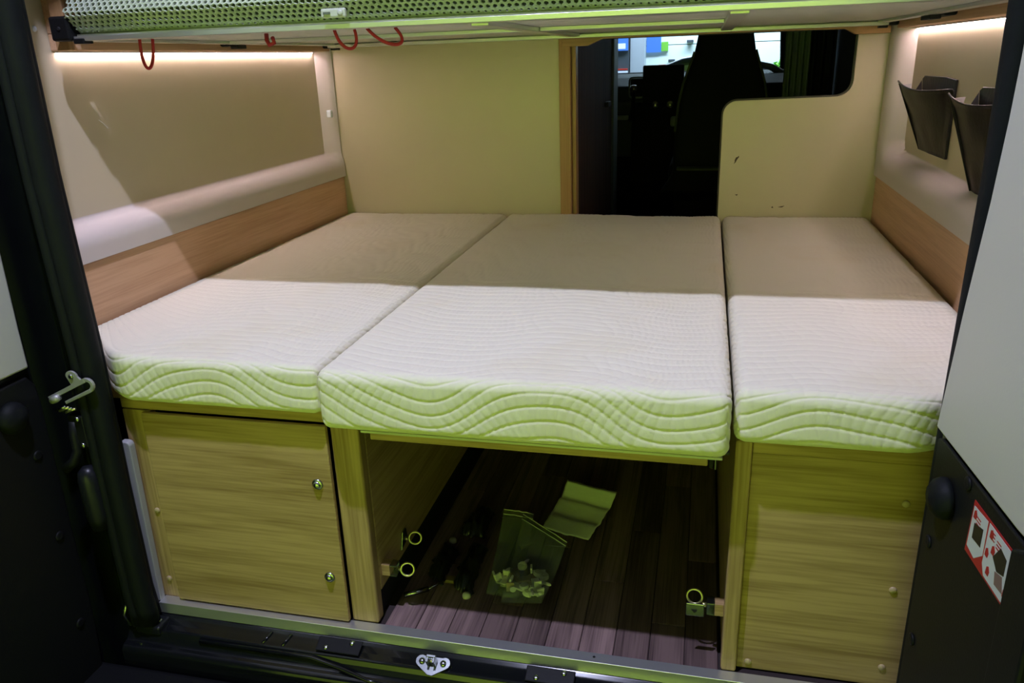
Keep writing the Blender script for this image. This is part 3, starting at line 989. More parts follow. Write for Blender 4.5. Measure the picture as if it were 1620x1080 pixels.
rd = thing('rear_door', (0.79, -0.5, -0.2), 'open rear van door at the right edge with warning sticker', 'van door', 'rear doors')
rdoor('door_shell', [(-0.092, -0.22), (-0.092, 0.58), (-0.118, 0.77), (-0.140, 0.9), (-0.157, 1.06), (-0.160, 1.7), (-0.95, 1.7), (-0.95, -0.22)], -0.09, -0.008, 'black_paint', rd)
rdoor('lower_panel', [(-0.094, -0.15), (-0.094, 0.555), (-0.11, 0.562), (-0.90, 0.562), (-0.90, -0.15)], -0.008, -0.002, 'black_plastic', rd)
rdoor('upper_trim', [(-0.088, 0.570), (-0.102, 0.669), (-0.116, 0.768), (-0.140, 0.906), (-0.152, 1.006), (-0.157, 1.08), (-0.160, 1.65), (-0.90, 1.65), (-0.90, 0.60), (-0.357, 0.570)], -0.008, 0.0, 'door_trim', rd, bevel=0.0025)
MB().lathe((rx(-0.161) - 0.0, -0.161, 0.494), (-1, -0.07, 0), [(0.030, 0), (0.030, 0.006), (0.027, 0.014), (0.018, 0.021), (0.0, 0.024)], 24).build('round_bumper', 'rubber', rd, smooth=True)
for y, z in ((-0.123, 0.398), (-0.122, 0.219), (-0.216, 0.549)):
    MB().lathe((rx(y) + 0.002, y, z), (-1, -0.07, 0), [(0.010, 0), (0.010, 0.002), (0.007, 0.0035), (0.003, 0.0028), (0, 0.0028)], 16).build('panel_plug', 'black_plastic', rd, smooth=True)
rdoor('pull_handle', [(-0.372, 0.35), (-0.372, 0.555), (-0.40, 0.57), (-0.44, 0.56), (-0.44, 0.35)], -0.002, 0.010, 'black_plastic', rd, bevel=0.004)
# sticker: red bordered white warning sign with pictogram blocks
sk = rdoor('warning_sticker', [(-0.239, 0.464), (-0.243, 0.541), (-0.371, 0.541), (-0.371, 0.464)], -0.002, -0.0012, 'sticker_red', rd, bevel=0)
sk['label'] = 'red and white warning sticker with dark pictograms'


def mark(name, poly, m, lvl=1):
    return rdoor(name, poly, -0.0012, -0.0012 + 0.0003 * lvl, m, sk, bevel=0)


mark('white_field', [(-0.243, 0.474), (-0.2455, 0.534), (-0.288, 0.537), (-0.289, 0.488), (-0.268, 0.470)], 'sticker_white')
mark('white_field', [(-0.2915, 0.480), (-0.2925, 0.538), (-0.369, 0.538), (-0.369, 0.467), (-0.300, 0.467)], 'sticker_white')
mark('pictogram', [(-0.254, 0.492), (-0.254, 0.514), (-0.280, 0.520), (-0.280, 0.494)], 'sticker_black', 2)
mark('pictogram', [(-0.315, 0.505), (-0.330, 0.527), (-0.348, 0.522), (-0.348, 0.500), (-0.330, 0.494)], 'sticker_black', 2)
mark('pictogram', [(-0.330, 0.476), (-0.326, 0.492), (-0.345, 0.497), (-0.352, 0.478)], 'sticker_brown', 2)
for y, z in ((-0.252, 0.525), (-0.298, 0.500), (-0.302, 0.528), (-0.312, 0.512), (-0.308, 0.480), (-0.356, 0.482)):
    mark('red_symbol', [(y + 0.004, z - 0.006), (y + 0.003, z + 0.004), (y - 0.002, z + 0.007), (y - 0.006, z + 0.001), (y - 0.004, z - 0.006)], 'sticker_red', 2)
for y0, z0 in ((-0.258, 0.526), (-0.300, 0.533), (-0.318, 0.530)):
    for k in range(3):
        mark('text_line', [(y0, z0 - k * 0.0045), (y0, z0 - k * 0.0045 - 0.0016), (y0 - 0.012, z0 - k * 0.0045 - 0.0016), (y0 - 0.012, z0 - k * 0.0045)], 'sticker_red', 2)

# left door check strap, hinge bracket, hose
cs = thing('check_strap', (-0.78, -0.08, 0.50), 'grey steel door check strap beside the left door', 'check strap')
def bar(pts, wz, y0, y1):
    return MB().prism(pts, 1, y0, y1)
# slotted arm in the plane facing the camera
ang = math.atan2(0.045, 0.095)
def arm(u, v):
    return (-0.826 + u * math.cos(ang) - v * math.sin(ang), 0.500 + u * math.sin(ang) + v * math.cos(ang))
def armbox(u0, v0, u1, v1):
    return [arm(u0, v0), arm(u1, v0), arm(u1, v1), arm(u0, v1)]
b = MB()
b.prism(armbox(0.0, 0.008, 0.10, 0.016), 1, -0.093, -0.087)
b.prism(armbox(0.03, -0.012, 0.10, -0.006), 1, -0.093, -0.087)
outer = [arm(0.10 + 0.014 * math.cos(t), 0.002 + 0.014 * math.sin(t)) for t in np.linspace(-PI / 2, PI / 2, 9)]
inner = [arm(0.10 + 0.007 * math.cos(t), 0.002 + 0.007 * math.sin(t)) for t in np.linspace(PI / 2, -PI / 2, 9)]
b.prism(outer + inner, 1, -0.093, -0.087)
b.build('slotted_arm', 'strap_steel', cs, bevel=0.0008, bseg=1)
ex, ez = arm(0.078, 0.030)
b = MB().prism([(ex + 0.013 * math.cos(t), ez + 0.011 * math.sin(t)) for t in np.linspace(0, PI, 9)] + [arm(0.066, 0.014), arm(0.094, 0.014)], 1, -0.092, -0.088)
b.build('mounting_ear', 'strap_steel', cs, bevel=0.0006, bseg=1)
MB().lathe((ex, -0.092, ez), (0, -1, 0), [(0.005, 0), (0.005, 0.002), (0.003, 0.003), (0, 0.003)], 12).build('rivet', 'steel', cs, smooth=True)
for k in range(4):
    a, c_ = arm(-0.004 + 0.006 * k, -0.014 - 0.004 * k)
    MB().tube([(a, -0.09, c_), (a + 0.024, -0.09, c_ + 0.010)], 0.0022, 7).build('spring_wire', ('steel', 'brass')[k % 2], cs, smooth=True)
MB().lathe((-0.822, -0.095, 0.509), (0.9, 0, 0.42), [(0.007, 0), (0.008, 0.01), (0.006, 0.02)], 12).build('roller', 'strap_steel', cs, smooth=True)

hb = thing('hinge_bracket', (-0.77, -0.07, 0.38), 'black hinge bracket with two bolts beside the left seal', 'hinge')
box('bracket', (-0.808, -0.085, 0.405), (-0.772, -0.06, 0.475), 'black_plastic', hb, bevel=0.004)
for z in (0.468, 0.412):
    MB().lathe((-0.784, -0.085, z), (0, -1, 0), [(0.006, 0), (0.006, 0.003), (0.004, 0.005), (0, 0.005)], 8).build('bolt', 'steel', hb, smooth=True)
MB().tube([(-0.800, -0.078, 0.46), (-0.803, -0.082, 0.43), (-0.80, -0.085, 0.40), (-0.812, -0.09, 0.375), (-0.83, -0.095, 0.36)], 0.010, 10).build('hinge_arm', 'black_plastic', hb, smooth=True)
MB().lathe((-0.792, -0.082, 0.22), (0, 0, 1), [(0.0, 0), (0.016, 0.002), (0.022, 0.03), (0.022, 0.115), (0.019, 0.132), (0.010, 0.142), (0, 0.144)], 18).build('buffer', 'body_paint', hb, smooth=True)
# lower left corner stop
cn = thing('corner_bracket', (-0.75, -0.05, -0.05), 'dark metal corner bracket at the lower left end of the sill', 'bracket')
box('foot', (-0.775, -0.075, -0.045), (-0.715, -0.033, -0.024), 'body_paint', cn, bevel=0.005)
MB().tube([(-0.79, -0.07, -0.03), (-0.795, -0.075, 0.0), (-0.785, -0.07, 0.03)], 0.004, 8).build('wire', 'steel', cn, smooth=True)
MB().lathe((-0.728, -0.052, -0.024), (0, 0, 1), [(0.005, 0), (0.004, 0.003), (0, 0.0034)], 10).build('screw', 'steel', cn, smooth=True)

# ------------------------------------------------------------------ light rails with LED strips
for sgn in (-1, 1):
    sd = 'left' if sgn < 0 else 'right'
    rl = thing('light_rail', (sgn * 0.92, 0.8, 1.14), 'wooden rail above the {} padded wall'.format(sd), 'rail', 'wooden light rails')
    x0, x1 = sorted((sgn * 0.900, sgn * 0.9515))
    box('rail_board', (x0, 0.236, 1.142), (x1, 1.44, 1.175), 'board_y', rl, bevel=0.002)
    x0, x1 = sorted((sgn * 0.925, sgn * 0.9515))
    box('upper_board', (x0, 0.236, 1.1755), (x1, 1.44, 1.30), 'board_y', rl, bevel=0.002)
    x0, x1 = sorted((sgn * 0.878, sgn * 0.930))
    box('end_upright', (min(sgn * 0.892, sgn * 0.924), 0.222, 1.142), (max(sgn * 0.892, sgn * 0.924), 0.2355, 1.30), 'beech_z', rl, bevel=0.002)
    ls = thing('led_strip', (sgn * 0.94, 0.8, 1.135), 'glowing LED strip under the {} wooden rail'.format(sd), 'light', 'LED strips')
    x0, x1 = sorted((sgn * 0.9425, sgn * 0.9515))
    y0, y1 = 0.245, 1.405 if sgn < 0 else 1.375
    MB().box((x0, y0, 1.1385), (x1, y1, 1.1415)).build('strip_body', 'led_body', ls)
    x0, x1 = sorted((sgn * 0.9470, sgn * 0.9510))
    MB().box((x0, y0 + 0.002, 1.1382), (x1, y1 - 0.002, 1.1384)).build('diffuser', 'led_glow', ls)

# black bunk brackets hanging on the rails
def bracket(loc, size, label):
    x, y, z = loc
    a, b_, c_ = size
    t = thing('bunk_bracket', (x, y, z), label, 'bracket', 'black bunk brackets')
    sx = 1 if x < 0 else -1
    box('housing', (x - a, y - b_, z), (x + a, y + b_, z + c_), 'black_plastic', t, bevel=0.005)
    box('lug', (x + sx * a - 0.012 + (0.012 if sx > 0 else -0.012), y - b_ * 0.7, z - 0.006), (x + sx * a + 0.012 + (0.012 if sx > 0 else -0.012), y + b_ * 0.7, z + 0.004), 'black_plastic', t, bevel=0.002)
    MB().lathe((x, y - b_, z + c_ * 0.5), (0, -1, 0), [(0.004, 0), (0.003, 0.002), (0, 0.0022)], 10).build('screw', 'matt_black', t)


bracket((-0.872, 0.20, 1.158), (0.022, 0.02, 0.046), 'large black bunk bracket at the left front corner below the mesh')
bracket((-0.885, 0.80, 1.152), (0.013, 0.03, 0.012), 'flat black bunk bracket halfway along the left rail')
bracket((-0.885, 1.40, 1.150), (0.013, 0.02, 0.012), 'small black bunk bracket in the left rear corner')
bracket((0.885, 0.86, 1.153), (0.014, 0.06, 0.03), 'black bunk bracket on the right rail near the seal')
bracket((0.885, 1.40, 1.150), (0.014, 0.02, 0.016), 'small black bunk bracket in the right rear corner')

# ------------------------------------------------------------------ upper bunk
bk = thing('upper_bunk', (0, 0.8, 1.15), 'raised bunk with mesh covered mattress on an aluminium frame', 'bunk')
X0, X1 = -0.855, 0.862
box('front_rail', (X0, 0.192, 1.157), (X1, 0.232, 1.163), 'aluminium', bk, bevel=0.001)
box('front_lip', (X0, 0.190, 1.1575), (X1, 0.1935, 1.166), 'aluminium', bk, bevel=0.0005)
box('rear_rail', (X0, 1.33, 1.150), (X1, 1.37, 1.160), 'aluminium', bk, bevel=0.001)
box('rear_web', (X0, 1.372, 1.152), (X1, 1.378, 1.20), 'aluminium', bk, bevel=0.001)
for xa in (X0, X1 - 0.03):
    box('side_rail', (xa, 0.233, 1.1565), (xa + 0.03, 1.329, 1.163), 'aluminium', bk, bevel=0.001)
for xa, ya, yb_ in ((-0.03, 0.233, 1.329), (0.42, 0.233, 1.329)):
    box('cross_bar', (xa - 0.016, ya, 1.153), (xa + 0.016, yb_, 1.163), 'aluminium', bk, bevel=0.001)
box('mid_rail', (X0 + 0.031, 0.70, 1.1545), (-0.047, 0.735, 1.163), 'aluminium', bk, bevel=0.001)
box('mid_rail', (-0.013, 0.70, 1.1545), (0.403, 0.735, 1.163), 'aluminium', bk, bevel=0.001)
box('base_panel', (X0, 0.20, 1.1635), (X1, 1.37, 1.170), 'bunk_base', bk, bevel=0.001)
for x, y in ((-0.045, 0.30), (0.62, 0.25), (0.44, 1.0)):
    MB().lathe((x, y, 1.1635), (0, 0, -1), [(0.006, 0), (0.005, 0.002), (0, 0.0025)], 10).build('screw', 'steel', bk)
# mattress core inside the mesh
core = MB()
prof = [(0.226, 1.172), (0.186, 1.208), (0.210, 1.235), (0.245, 1.285), (0.29, 1.33), (1.36, 1.33), (1.36, 1.172)]
core.prism(prof, 0, X0 + 0.02, X1 - 0.02).build('mattress_core', 'mesh_core', bk, bevel=0.01)

# honeycomb mesh fabric on the front of the bunk: each hole is real
def prof_pt(s):
    pr = [(0.222, 1.1625), (0.205, 1.176), (0.176, 1.206), (0.199, 1.235), (0.235, 1.285), (0.285, 1.336), (0.36, 1.34)]
    L = 0
    for a, b in zip(pr, pr[1:]):
        d = math.hypot(b[0] - a[0], b[1] - a[1])
        if s <= L + d or b == pr[-1]:
            t = (s - L) / d
            return Vector((0, a[0] + (b[0] - a[0]) * t, a[1] + (b[1] - a[1]) * t)), Vector((0, b[1] - a[1], -(b[0] - a[0]))).normalized()
        L += d


pu, pv = 0.0128, 0.0105
mf = MB()
rows = int(0.155 / pv)
cols = int((X1 - X0) / pu)
hexc = [(pu / 2 * cx, pv * cy * 2 / 3) for cx, cy in ((0, -1), (1, -0.5), (1, 0.5), (0, 1), (-1, 0.5), (-1, -0.5))]
V, F = [], []
for r_ in range(rows):
    open_ = 1.0 if r_ > 1 else 0.6
    for c_ in range(cols):
        u = X0 + pu * (c_ + 0.5 + (0.5 if r_ % 2 else 0))
        s = 0.004 + pv * (r_ + 0.6)
        n0 = len(V)
        k = 0.62 + 0.10 * mnoise.noise(Vector((u * 6, s * 20, 0)))
        if r_ in (5,):
            k = 0.78
        for ring, (sc, dep) in enumerate(((1.0, 0.0), (k * open_, 0.0012), (k * open_ * 0.9, -0.003))):
            for hx, hy in hexc:
                p, nn = prof_pt(max(0.0, s + hy * sc))
                wob = 0.0018 * math.sin(u * 23 + s * 40)
                V.append((u + hx * sc, p.y - nn.y * (dep + wob), p.z - nn.z * (dep + wob) * 0.3))
        for a in range(6):
            b = (a + 1) % 6
            F.append((n0 + a, n0 + b, n0 + 6 + b, n0 + 6 + a))
            F.append((n0 + 6 + a, n0 + 6 + b, n0 + 12 + b, n0 + 12 + a))
mo = obj('mesh_cover', V, F, 'mesh_fabric', bk)
mo['kind'] = 'stuff'
# strap buckles on the mesh
for x, z, w_ in ((-0.284, 1.183, 0.024), (0.17, 1.222, 0.022)):
    b = MB().box((x - w_, 0.172, z - 0.008), (x + w_, 0.180, z + 0.008))
    q = b.build('strap_buckle', 'buckle', bk, bevel=0.003)
    MB().lathe((x + w_ * 0.6, 0.172, z), (0, -1, 0), [(0.0055, 0), (0.005, 0.002), (0.002, 0.0025)], 12).build('stud', 'buckle', q, smooth=True)
    MB().box((x - w_ * 0.75, 0.1695, z - 0.002), (x - w_ * 0.2, 0.1718, z + 0.002)).build('slot', 'mesh_core', q)


def loop(x, y, w_, h, label, lean=0.0, twist=0.0):
    """hanging cord loop"""
    pts = []
    for k in range(25):
        t = PI * k / 24
        cx = w_ * math.cos(t)
        zz = -h * (math.sin(t) ** 0.8 if math.sin(t) > 0 else 0)
        pts.append((x + cx + lean * (-zz), y + twist * math.cos(t), 1.158 + zz))
    o = MB().tube(pts, 0.0031, 8).build('cord_loop', 'red_cord', smooth=True)
    tag(o, label, 'cord', 'red cord loops')


loop(-0.732, 0.25, 0.0075, 0.056, 'long red cord loop hanging before the left light strip', -0.1, 0.01)
loop(-0.300, 0.25, 0.016, 0.034, 'left loop of the pair of red cords before the partition', 0.25, 0.01)
loop(-0.226, 0.25, 0.024, 0.030, 'right loop of the pair of red cords before the partition', 0.9, 0.01)
o = MB().tube([(-0.475, 0.27, 1.157), (-0.470, 0.26, 1.146), (-0.463, 0.255, 1.137), (-0.452, 0.255, 1.140), (-0.458, 0.262, 1.150)], 0.0042, 8).build('cord_knot', 'red_cord', smooth=True)
tag(o, 'short knotted red cord end under the bunk frame', 'cord', 'red cord loops')

# ------------------------------------------------------------------ wall pockets on the right
def pocket(y0, y1, z0, z1, label, open_d, tagged):
    t = thing('wall_pocket', (0.94, (y0 + y1) / 2, z0), label, 'pocket', 'wall pockets')
    xw = 0.9515
    b = MB().prism([(y0 - 0.0, z0), (y0, z1 + 0.018), (y1 * 0.3 + y0 * 0.7, z1 + 0.022), (y1 - 0.02, z1 + 0.020), (y1, z1 + 0.012), (y1 * 0.72 + y0 * 0.28, z0)], 0, xw - 0.005, xw - 0.001)
    b.build('back_panel', 'pouch', t, bevel=0.001, bseg=1)
    # bulged front panel
    ny, nz = 14, 14
    vs = []
    for lay in (0, 1):
        for i in range(ny + 1):
            for j in range(nz + 1):
                u, v = i / ny, j / nz
                d = open_d * (0.10 + 0.90 * v ** 1.1) * (0.06 + 0.94 * math.sin(PI * 0.62 * u) ** 0.7)
                yw = (y1 - y0) * (0.72 + 0.36 * v)
                d += 0.004 * mnoise.noise(Vector((u * 4, v * 4, y0 * 9)))
                z = z0 + (z1 - z0) * v + 0.010 * (u - 0.5) * v - 0.012 * math.sin(PI * u) * (v > 0.97)
                vs.append((xw - 0.006 - d + lay * 0.003, y0 + yw * u, z))
    q = lambda l, i, j: l * (ny + 1) * (nz + 1) + i * (nz + 1) + j
    fs = []
    for i in range(ny):
        for j in range(nz):
            f = (q(0, i, j), q(0, i, j + 1), q(0, i + 1, j + 1), q(0, i + 1, j))
            fs += [f, tuple(a + (ny + 1) * (nz + 1) for a in f[::-1])]
    for i in range(ny):
        for j in (0, nz):
            fs.append((q(0, i, j), q(0, i + 1, j), q(1, i + 1, j), q(1, i, j)))
    for j in range(nz):
        for i in (0, ny):
            fs.append((q(0, i, j), q(0, i, j + 1), q(1, i, j + 1), q(1, i, j)))
    obj('front_panel', vs, fs, 'pouch', t, smooth=True)
    # pleated gusset at the far side
    W_ = y1 - y0
    gv = [(xw - 0.006 - open_d * 0.97, y0 + W_ * 1.08, z1), (xw - 0.024, y0 + W_ * 0.98, z1 - 0.025), (xw - 0.006, y0 + W_ * 1.0, z1 + 0.008), (xw - 0.006, y0 + W_ * 0.72, z0), (xw - 0.008 - open_d * 0.1, y0 + W_ * 0.72, z0)]
    MB().add(gv + [(a, b - 0.003, c) for a, b, c in gv], [(0, 1, 4), (1, 2, 3), (1, 3, 4), (5, 9, 6), (6, 8, 7), (6, 9, 8), (0, 5, 6, 1), (1, 6, 7, 2), (2, 7, 8, 3), (3, 8, 9, 4), (4, 9, 5, 0)]).build('gusset', 'pouch', t)
    hem = [(xw - 0.0075 - open_d * (0.06 + 0.94 * math.sin(PI * 0.62 * k / 14) ** 0.7), y0 + (y1 - y0) * 1.08 * k / 14, z1 + 0.010 * (k / 14 - 0.5) - 0.012 * math.sin(PI * k / 14) + 0.001) for k in range(15)]
    MB().tube(hem, 0.0025, 7).build('hem', 'pouch', t, smooth=True)
    if tagged:
        MB().prism([(xw - 0.006 - open_d * 0.75, z1 - 0.004), (xw - 0.006 - open_d * 0.35, z1 - 0.002), (xw - 0.006 - open_d * 0.45, z1 - 0.03), (xw - 0.006 - open_d * 0.62, z1 - 0.034)], 1, y0 + (y1 - y0) * 1.075, y0 + (y1 - y0) * 1.075 + 0.0015).build('care_label', 'pouch_tag', t)


pocket(0.915, 1.24, 0.828, 0.995, 'dark brown wall pocket further from the seal, whole', 0.055, True)
pocket(0.50, 0.735, 0.79, 0.985, 'dark brown wall pocket half hidden by the right seal', 0.055, True)

# ------------------------------------------------------------------ passage and driver's cab
bw = thing('bathroom_wall', (-0.08, 2.1, 0), 'dark wooden bathroom wall with a door beyond the partition', 'wall')
MB().box((-0.085, 1.51, 0.0), (-0.060, 2.62, 1.92)).build('wall_panel', 'bath_wood', bw, bevel=0.002)
MB().box((-0.086, 2.622, 0.0), (-0.050, 2.80, 1.92)).build('edge_post', 'dash_grey', bw, bevel=0.006)
MB().box((-0.0595, 2.34, 0.885), (-0.042, 2.44, 0.907)).build('latch', 'matt_black', bw, bevel=0.003)
MB().box((-0.95, 2.80, 0.0), (-0.088, 2.82, 1.92)).build('end_panel', 'bath_wood', bw)

cabf = MB().box((-0.96, 4.41, -0.05), (0.96, 4.95, 0.05)).build('floor_cab', 'matt_black')
struct(cabf)

# passenger seat seen from behind
se = thing('passenger_seat', (0.45, 3.05, 0.0), 'black high-backed passenger seat seen from behind', 'seat')
outl = [(0.150, 0.40), (0.215, 0.50), (0.222, 0.75), (0.236, 0.90), (0.275, 1.02), (0.305, 1.10), (0.318, 1.17), (0.335, 1.25), (0.37, 1.29), (0.45, 1.30)]
outl = outl + [(0.905 - x, z) for x, z in outl[::-1]][1:]
outl = [(x if x < 0.45 else x - 0.005, z) for x, z in outl]
MB().prism(outl, 1, 2.98, 3.12).build('backrest', 'seat_black', se, bevel=0.03, bseg=4, smooth=True)
for s in (0, 1):
    pts = [((x if not s else 0.90 - x), 2.985, z) for x, z in ((0.222, 0.72), (0.236, 0.86), (0.255, 0.95), (0.285, 1.04), (0.305, 1.10))]
    MB().tube(pts, 0.006, 8).build('piping', 'seat_piping', se, smooth=True)
box('cushion', (0.19, 3.10, 0.38), (0.72, 3.60, 0.55), 'seat_black', se, bevel=0.04, bseg=4)
box('pedestal', (0.22, 3.02, 0.0), (0.70, 3.52, 0.37), 'matt_black', se, bevel=0.01)
box('pedestal_trim', (0.24, 2.90, 0.535), (0.68, 2.975, 0.548), 'seat_piping', se, bevel=0.003)

# dashboard with display, gear lever, knobs
da = thing('dashboard', (0, 4.3, 0.0), 'dark dashboard with centre display and gear lever', 'dashboard')
dp = [(4.22, 0.45), (4.20, 0.80), (4.26, 0.90), (4.45, 0.95), (4.78, 0.97), (4.855, 0.90), (4.855, 0.45)]
MB().prism(dp, 0, -0.90, 0.93).build('dash_body', 'dash_grey', da, bevel=0.015, bseg=3)
MB().prism([(4.12, 0.30), (4.17, 0.78), (4.25, 0.83), (4.25, 0.30)], 0, -0.10, 0.30).build('centre_console', 'seat_black', da, bevel=0.01)
d = box('display', (-0.034, 4.165, 0.80), (0.226, 4.20, 1.03), 'matt_black', da, bevel=0.008)
for x in (0.05, 0.145):
    MB().lathe((x, 4.163, 0.785), (0, -1, 0.2), [(0.026, 0), (0.024, 0.02), (0.020, 0.024), (0, 0.025)], 20).build('climate_knob', 'chrome_knob', da, smooth=True)
vent = thing('x', (0, 0, 0))
bpy.data.objects.remove(vent)
fr_ = [(-0.115 + 0.0, 4.19), ]
ring = [(-0.073 + 0.048 * cx, 4.195, 0.895 + 0.062 * cz) for cx, cz in rrect(-1, -1, 1, 1, 0.35, 4)]
MB().tube(ring, 0.006, 8, closed=True).build('vent_frame', 'dash_trim', da, smooth=True)
box('vent', (-0.115, 4.20, 0.84), (-0.03, 4.215, 0.95), 'matt_black', da)
gl_ = MB().tube([(-0.085, 4.08, 0.70), (-0.083, 4.06, 0.80), (-0.080, 4.045, 0.875)], [0.03, 0.014, 0.012], 10).build('gear_lever', 'seat_black', da, smooth=True)
MB().lathe((-0.08, 4.045, 0.872), (0, -0.15, 1), [(0.014, 0), (0.024, 0.012), (0.026, 0.03), (0.018, 0.042), (0, 0.046)], 16).build('gear_knob', 'chrome_knob', gl_, smooth=True)
box('cup', (0.155, 4.02, 0.66), (0.215, 4.08, 0.72), 'dash_trim', da, bevel=0.012)
box('shelf_trim', (-0.20, 4.10, 0.70), (-0.12, 4.16, 0.725), 'dash_trim', da, bevel=0.004)
MB().tube([(0.55, 4.70, 0.975), (0.66, 4.62, 1.02), (0.78, 4.55, 0.99), (0.90, 4.50, 0.92)], 0.022, 10).build('grab_moulding', 'dash_trim', da, smooth=True)

MB().box((-0.93, 4.86, -0.4), (0.93, 4.9, 0.93)).build('wall_front', 'matt_black')
struct(bpy.data.objects['wall_front'])
# windscreen frame and pane
win = thing('window_1', (0, 4.75, 0.95))
struct(win)
vs = [(-0.86, 4.90, 0.94), (0.90, 4.90, 0.94), (0.80, 4.30, 1.80), (-0.76, 4.30, 1.80)]
nrm = (Vector(vs[1]) - Vector(vs[0])).cross(Vector(vs[3]) - Vector(vs[0])).normalized() * 0.005
MB().add(vs + [tuple(Vector(v) + nrm) for v in vs], [(0, 1, 2, 3), (7, 6, 5, 4), (0, 4, 5, 1), (1, 5, 6, 2), (2, 6, 7, 3), (3, 7, 4, 0)]).build('pane', 'windscreen_glass', win)
for a, b in ((0, 3), (1, 2), (0, 1), (3, 2)):
    MB().tube([vs[a], vs[b]], 0.035, 8).build('screen_frame', 'matt_black', win, smooth=True)
MB().tube([(0.0, 4.93, 0.955), (0.2, 4.93, 0.962), (0.5, 4.92, 0.968)], 0.008, 8).build('wiper', 'matt_black', win, smooth=True)
MB().box((-0.95, 4.28, 1.80), (0.95, 4.34, 1.95)).build('screen_header', 'dark_inner', win)
for sg in (-1, 1):
    x0, x1 = sorted((sg * 0.93, sg * 0.98))
    MB().box((x0, 4.30, -0.05), (x1, 4.95, 1.0)).build('cab_side', 'dark_inner', win)

# cab curtains at the right
def curtain(x0, x1, y, m, label, n, depth, zt=1.6, zb=0.75):
    P = []
    N = n * 10
    for i in range(N + 1):
        u = i / N
        P.append((x0 + (x1 - x0) * u, y + depth * math.sin(u * n * 2 * PI) + 0.2 * depth * math.sin(u * n * 5.1)))
    V = [(a, b, z) for a, b in P for z in (zb, zt)] + [(a, b + 0.003, z) for a, b in P for z in (zb, zt)]
    k = 2 * (N + 1)
    F = []
    for i in range(N):
        f = (2 * i, 2 * i + 2, 2 * i + 3, 2 * i + 1)
        F += [f, tuple(q + k for q in f[::-1])]
    for j in (0, 1):
        F += [(2 * i + j, 2 * i + j + k, 2 * i + 2 + j + k, 2 * i + 2 + j) for i in range(N)]
    F += [(0, 1, 1 + k, k), (2 * N, 2 * N + k, 2 * N + 1 + k, 2 * N + 1)]
    o = obj('cab_curtain', V, F, m, smooth=True)
    tag(o, label, 'curtain', 'cab curtains')


curtain(0.722, 0.835, 2.90, 'curtain', 'grey green cab curtain gathered right beside the windscreen view', 4, 0.016)
curtain(0.825, 0.94, 2.945, 'dark_curtain', 'dark cab curtain folds near the right van wall', 3, 0.012)
MB().box((0.90, 2.96, 0.6), (0.955, 3.02, 1.9)).build('trim_4', 'matt_black')
struct(bpy.data.objects['trim_4'])

# ------------------------------------------------------------------ hall in front of the van
hall = thing('wall_hall', (0, 9.6, -0.62))
struct(hall)
for i in range(8):
    for j in range(4):
        x = -3.2 + i * 0.9
        z = -0.6 + j * 0.9
        box('wall_panel', (x + 0.004, 9.6, z + 0.004), (x + 0.896, 9.64, z + 0.896), 'booth_white', hall, bevel=0.004, bseg=1)
MB().box((-3.3, 9.65, -0.62), (4.2, 9.7, 3.2)).build('wall_backing', 'booth_grey', hall)
pil = thing('display_pillar', (-0.75, 8.9, -0.62), 'dark exhibition pillar with lit screens beyond the windscreen', 'pillar')
box('column', (-1.30, 8.9, -0.62), (-0.56, 9.2, 2.6), 'booth_dark', pil)
box('side_column', (-0.55, 8.95, -0.62), (-0.38, 9.2, 2.6), 'booth_grey', pil)
box('screen', (-0.95, 8.88, 1.15), (-0.57, 8.898, 1.34), 'screen_blue', pil)
box('screen', (-0.78, 8.86, 1.17), (-0.60, 8.878, 1.23), 'screen_white', pil)
box('screen', (-0.72, 8.88, 0.80), (-0.57, 8.898, 0.92), 'screen_white', pil)
box('red_shelf', (-0.95, 8.86, 0.93), (-0.57, 8.898, 0.945), 'red_plastic', pil)
gb = thing('gift_board', (-0.33, 9.4, 1.1), 'blue and green picture board fixed on the bright hall wall', 'board')
box('blue_field', (-0.40, 9.56, 1.12), (-0.22, 9.598, 1.32), 'screen_blue', gb)
box('green_field', (-0.215, 9.56, 1.13), (-0.13, 9.598, 1.24), 'plant_green', gb)
for x, z, tx in ((0.10, 1.22, 'highest'), (-0.12, 1.0, 'leftmost'), (0.22, 1.02, 'rightmost')):
    o = box('wall_spot', (x, 9.50, z), (x + 0.08, 9.598, z + 0.03), 'booth_dark')
    tag(o, tx + ' small dark spot fitting on the bright hall wall', 'spot light', 'spot fittings on the hall wall')
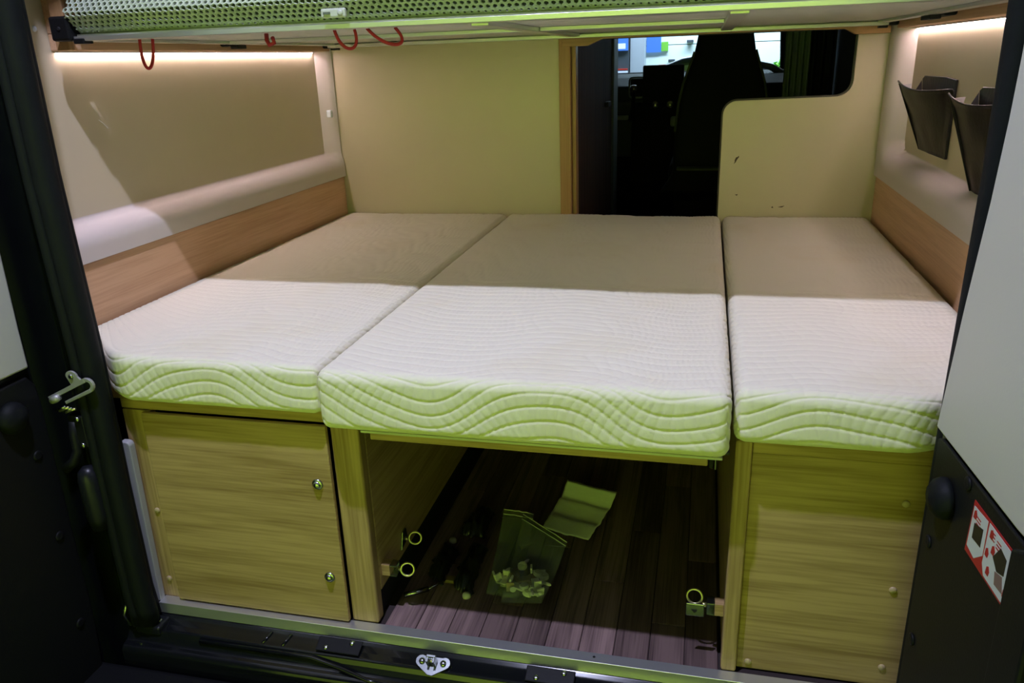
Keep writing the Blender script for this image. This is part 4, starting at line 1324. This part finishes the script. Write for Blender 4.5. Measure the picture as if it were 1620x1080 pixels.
# white vehicle parked in front
vh = thing('parked_van', (0.4, 7.6, -0.62), 'white vehicle with dark windscreen parked in the hall ahead', 'vehicle')
MB().prism([(-0.5, -0.35), (-0.52, 0.80), (-0.30, 0.90), (0.13, 1.055), (0.45, 1.10), (0.70, 1.075), (1.10, 0.84), (1.3, 0.7), (1.3, -0.35)], 1, 7.0, 8.4).build('body', 'van_white', vh, bevel=0.05, bseg=3)
MB().prism([(-0.30, 0.895), (0.13, 1.05), (0.45, 1.095), (0.70, 1.07), (1.08, 0.845), (1.0, 0.78), (0.66, 0.99), (0.45, 1.02), (0.15, 0.985), (-0.2, 0.87)], 1, 6.96, 6.999).build('windscreen', 'booth_dark', vh, bevel=0.02)
MB().box((-0.10, 6.93, 0.975), (-0.02, 6.955, 1.0)).build('tail_light', 'red_plastic', vh, bevel=0.008)
for x in (-0.05, 1.25):
    MB().lathe((x, 6.98, -0.30), (0, 1, 0), [(0.32, 0), (0.32, 0.2), (0.1, 0.22)], 24).build('wheel', 'matt_black', vh, smooth=True)
bsh = thing('potted_shrub', (1.2, 9.2, -0.62), 'bright green shrub in front of the white hall wall', 'plant')
MB().lathe((1.2, 9.2, -0.62), (0, 0, 1), [(0.15, 0), (0.2, 0.4), (0.19, 0.42)], 16).build('pot', 'booth_grey', bsh, smooth=True)
MB().tube([(1.2, 9.2, -0.22), (1.19, 9.2, 0.5)], 0.03, 8).build('stem', 'soil', bsh)
rnd = random.Random(3)
lf = MB()
for k in range(260):
    th, ph = rnd.uniform(0, 2 * PI), rnd.uniform(-0.9, 1.5)
    rr = rnd.uniform(0.14, 0.24)
    c0 = Vector((1.19 + rr * math.cos(th) * math.cos(ph) * 0.9, 9.2 + rr * math.sin(th) * math.cos(ph), 0.75 + rr * 0.9 * math.sin(ph)))
    d = Vector((rnd.gauss(0, 1), rnd.gauss(0, 1), rnd.gauss(0, 1))).normalized()
    e = d.cross(Vector((0.3, 0.2, 0.9))).normalized()
    n_ = d.cross(e) * 0.004
    lf.add([c0 - d * 0.05, c0 + e * 0.022 + n_, c0 + d * 0.05, c0 - e * 0.022 + n_, c0 - n_], [(0, 1, 4), (1, 2, 4), (2, 3, 4), (3, 0, 4), (0, 3, 2, 1)])
q = lf.build('foliage', 'plant_green', bsh)
q['kind'] = 'stuff'
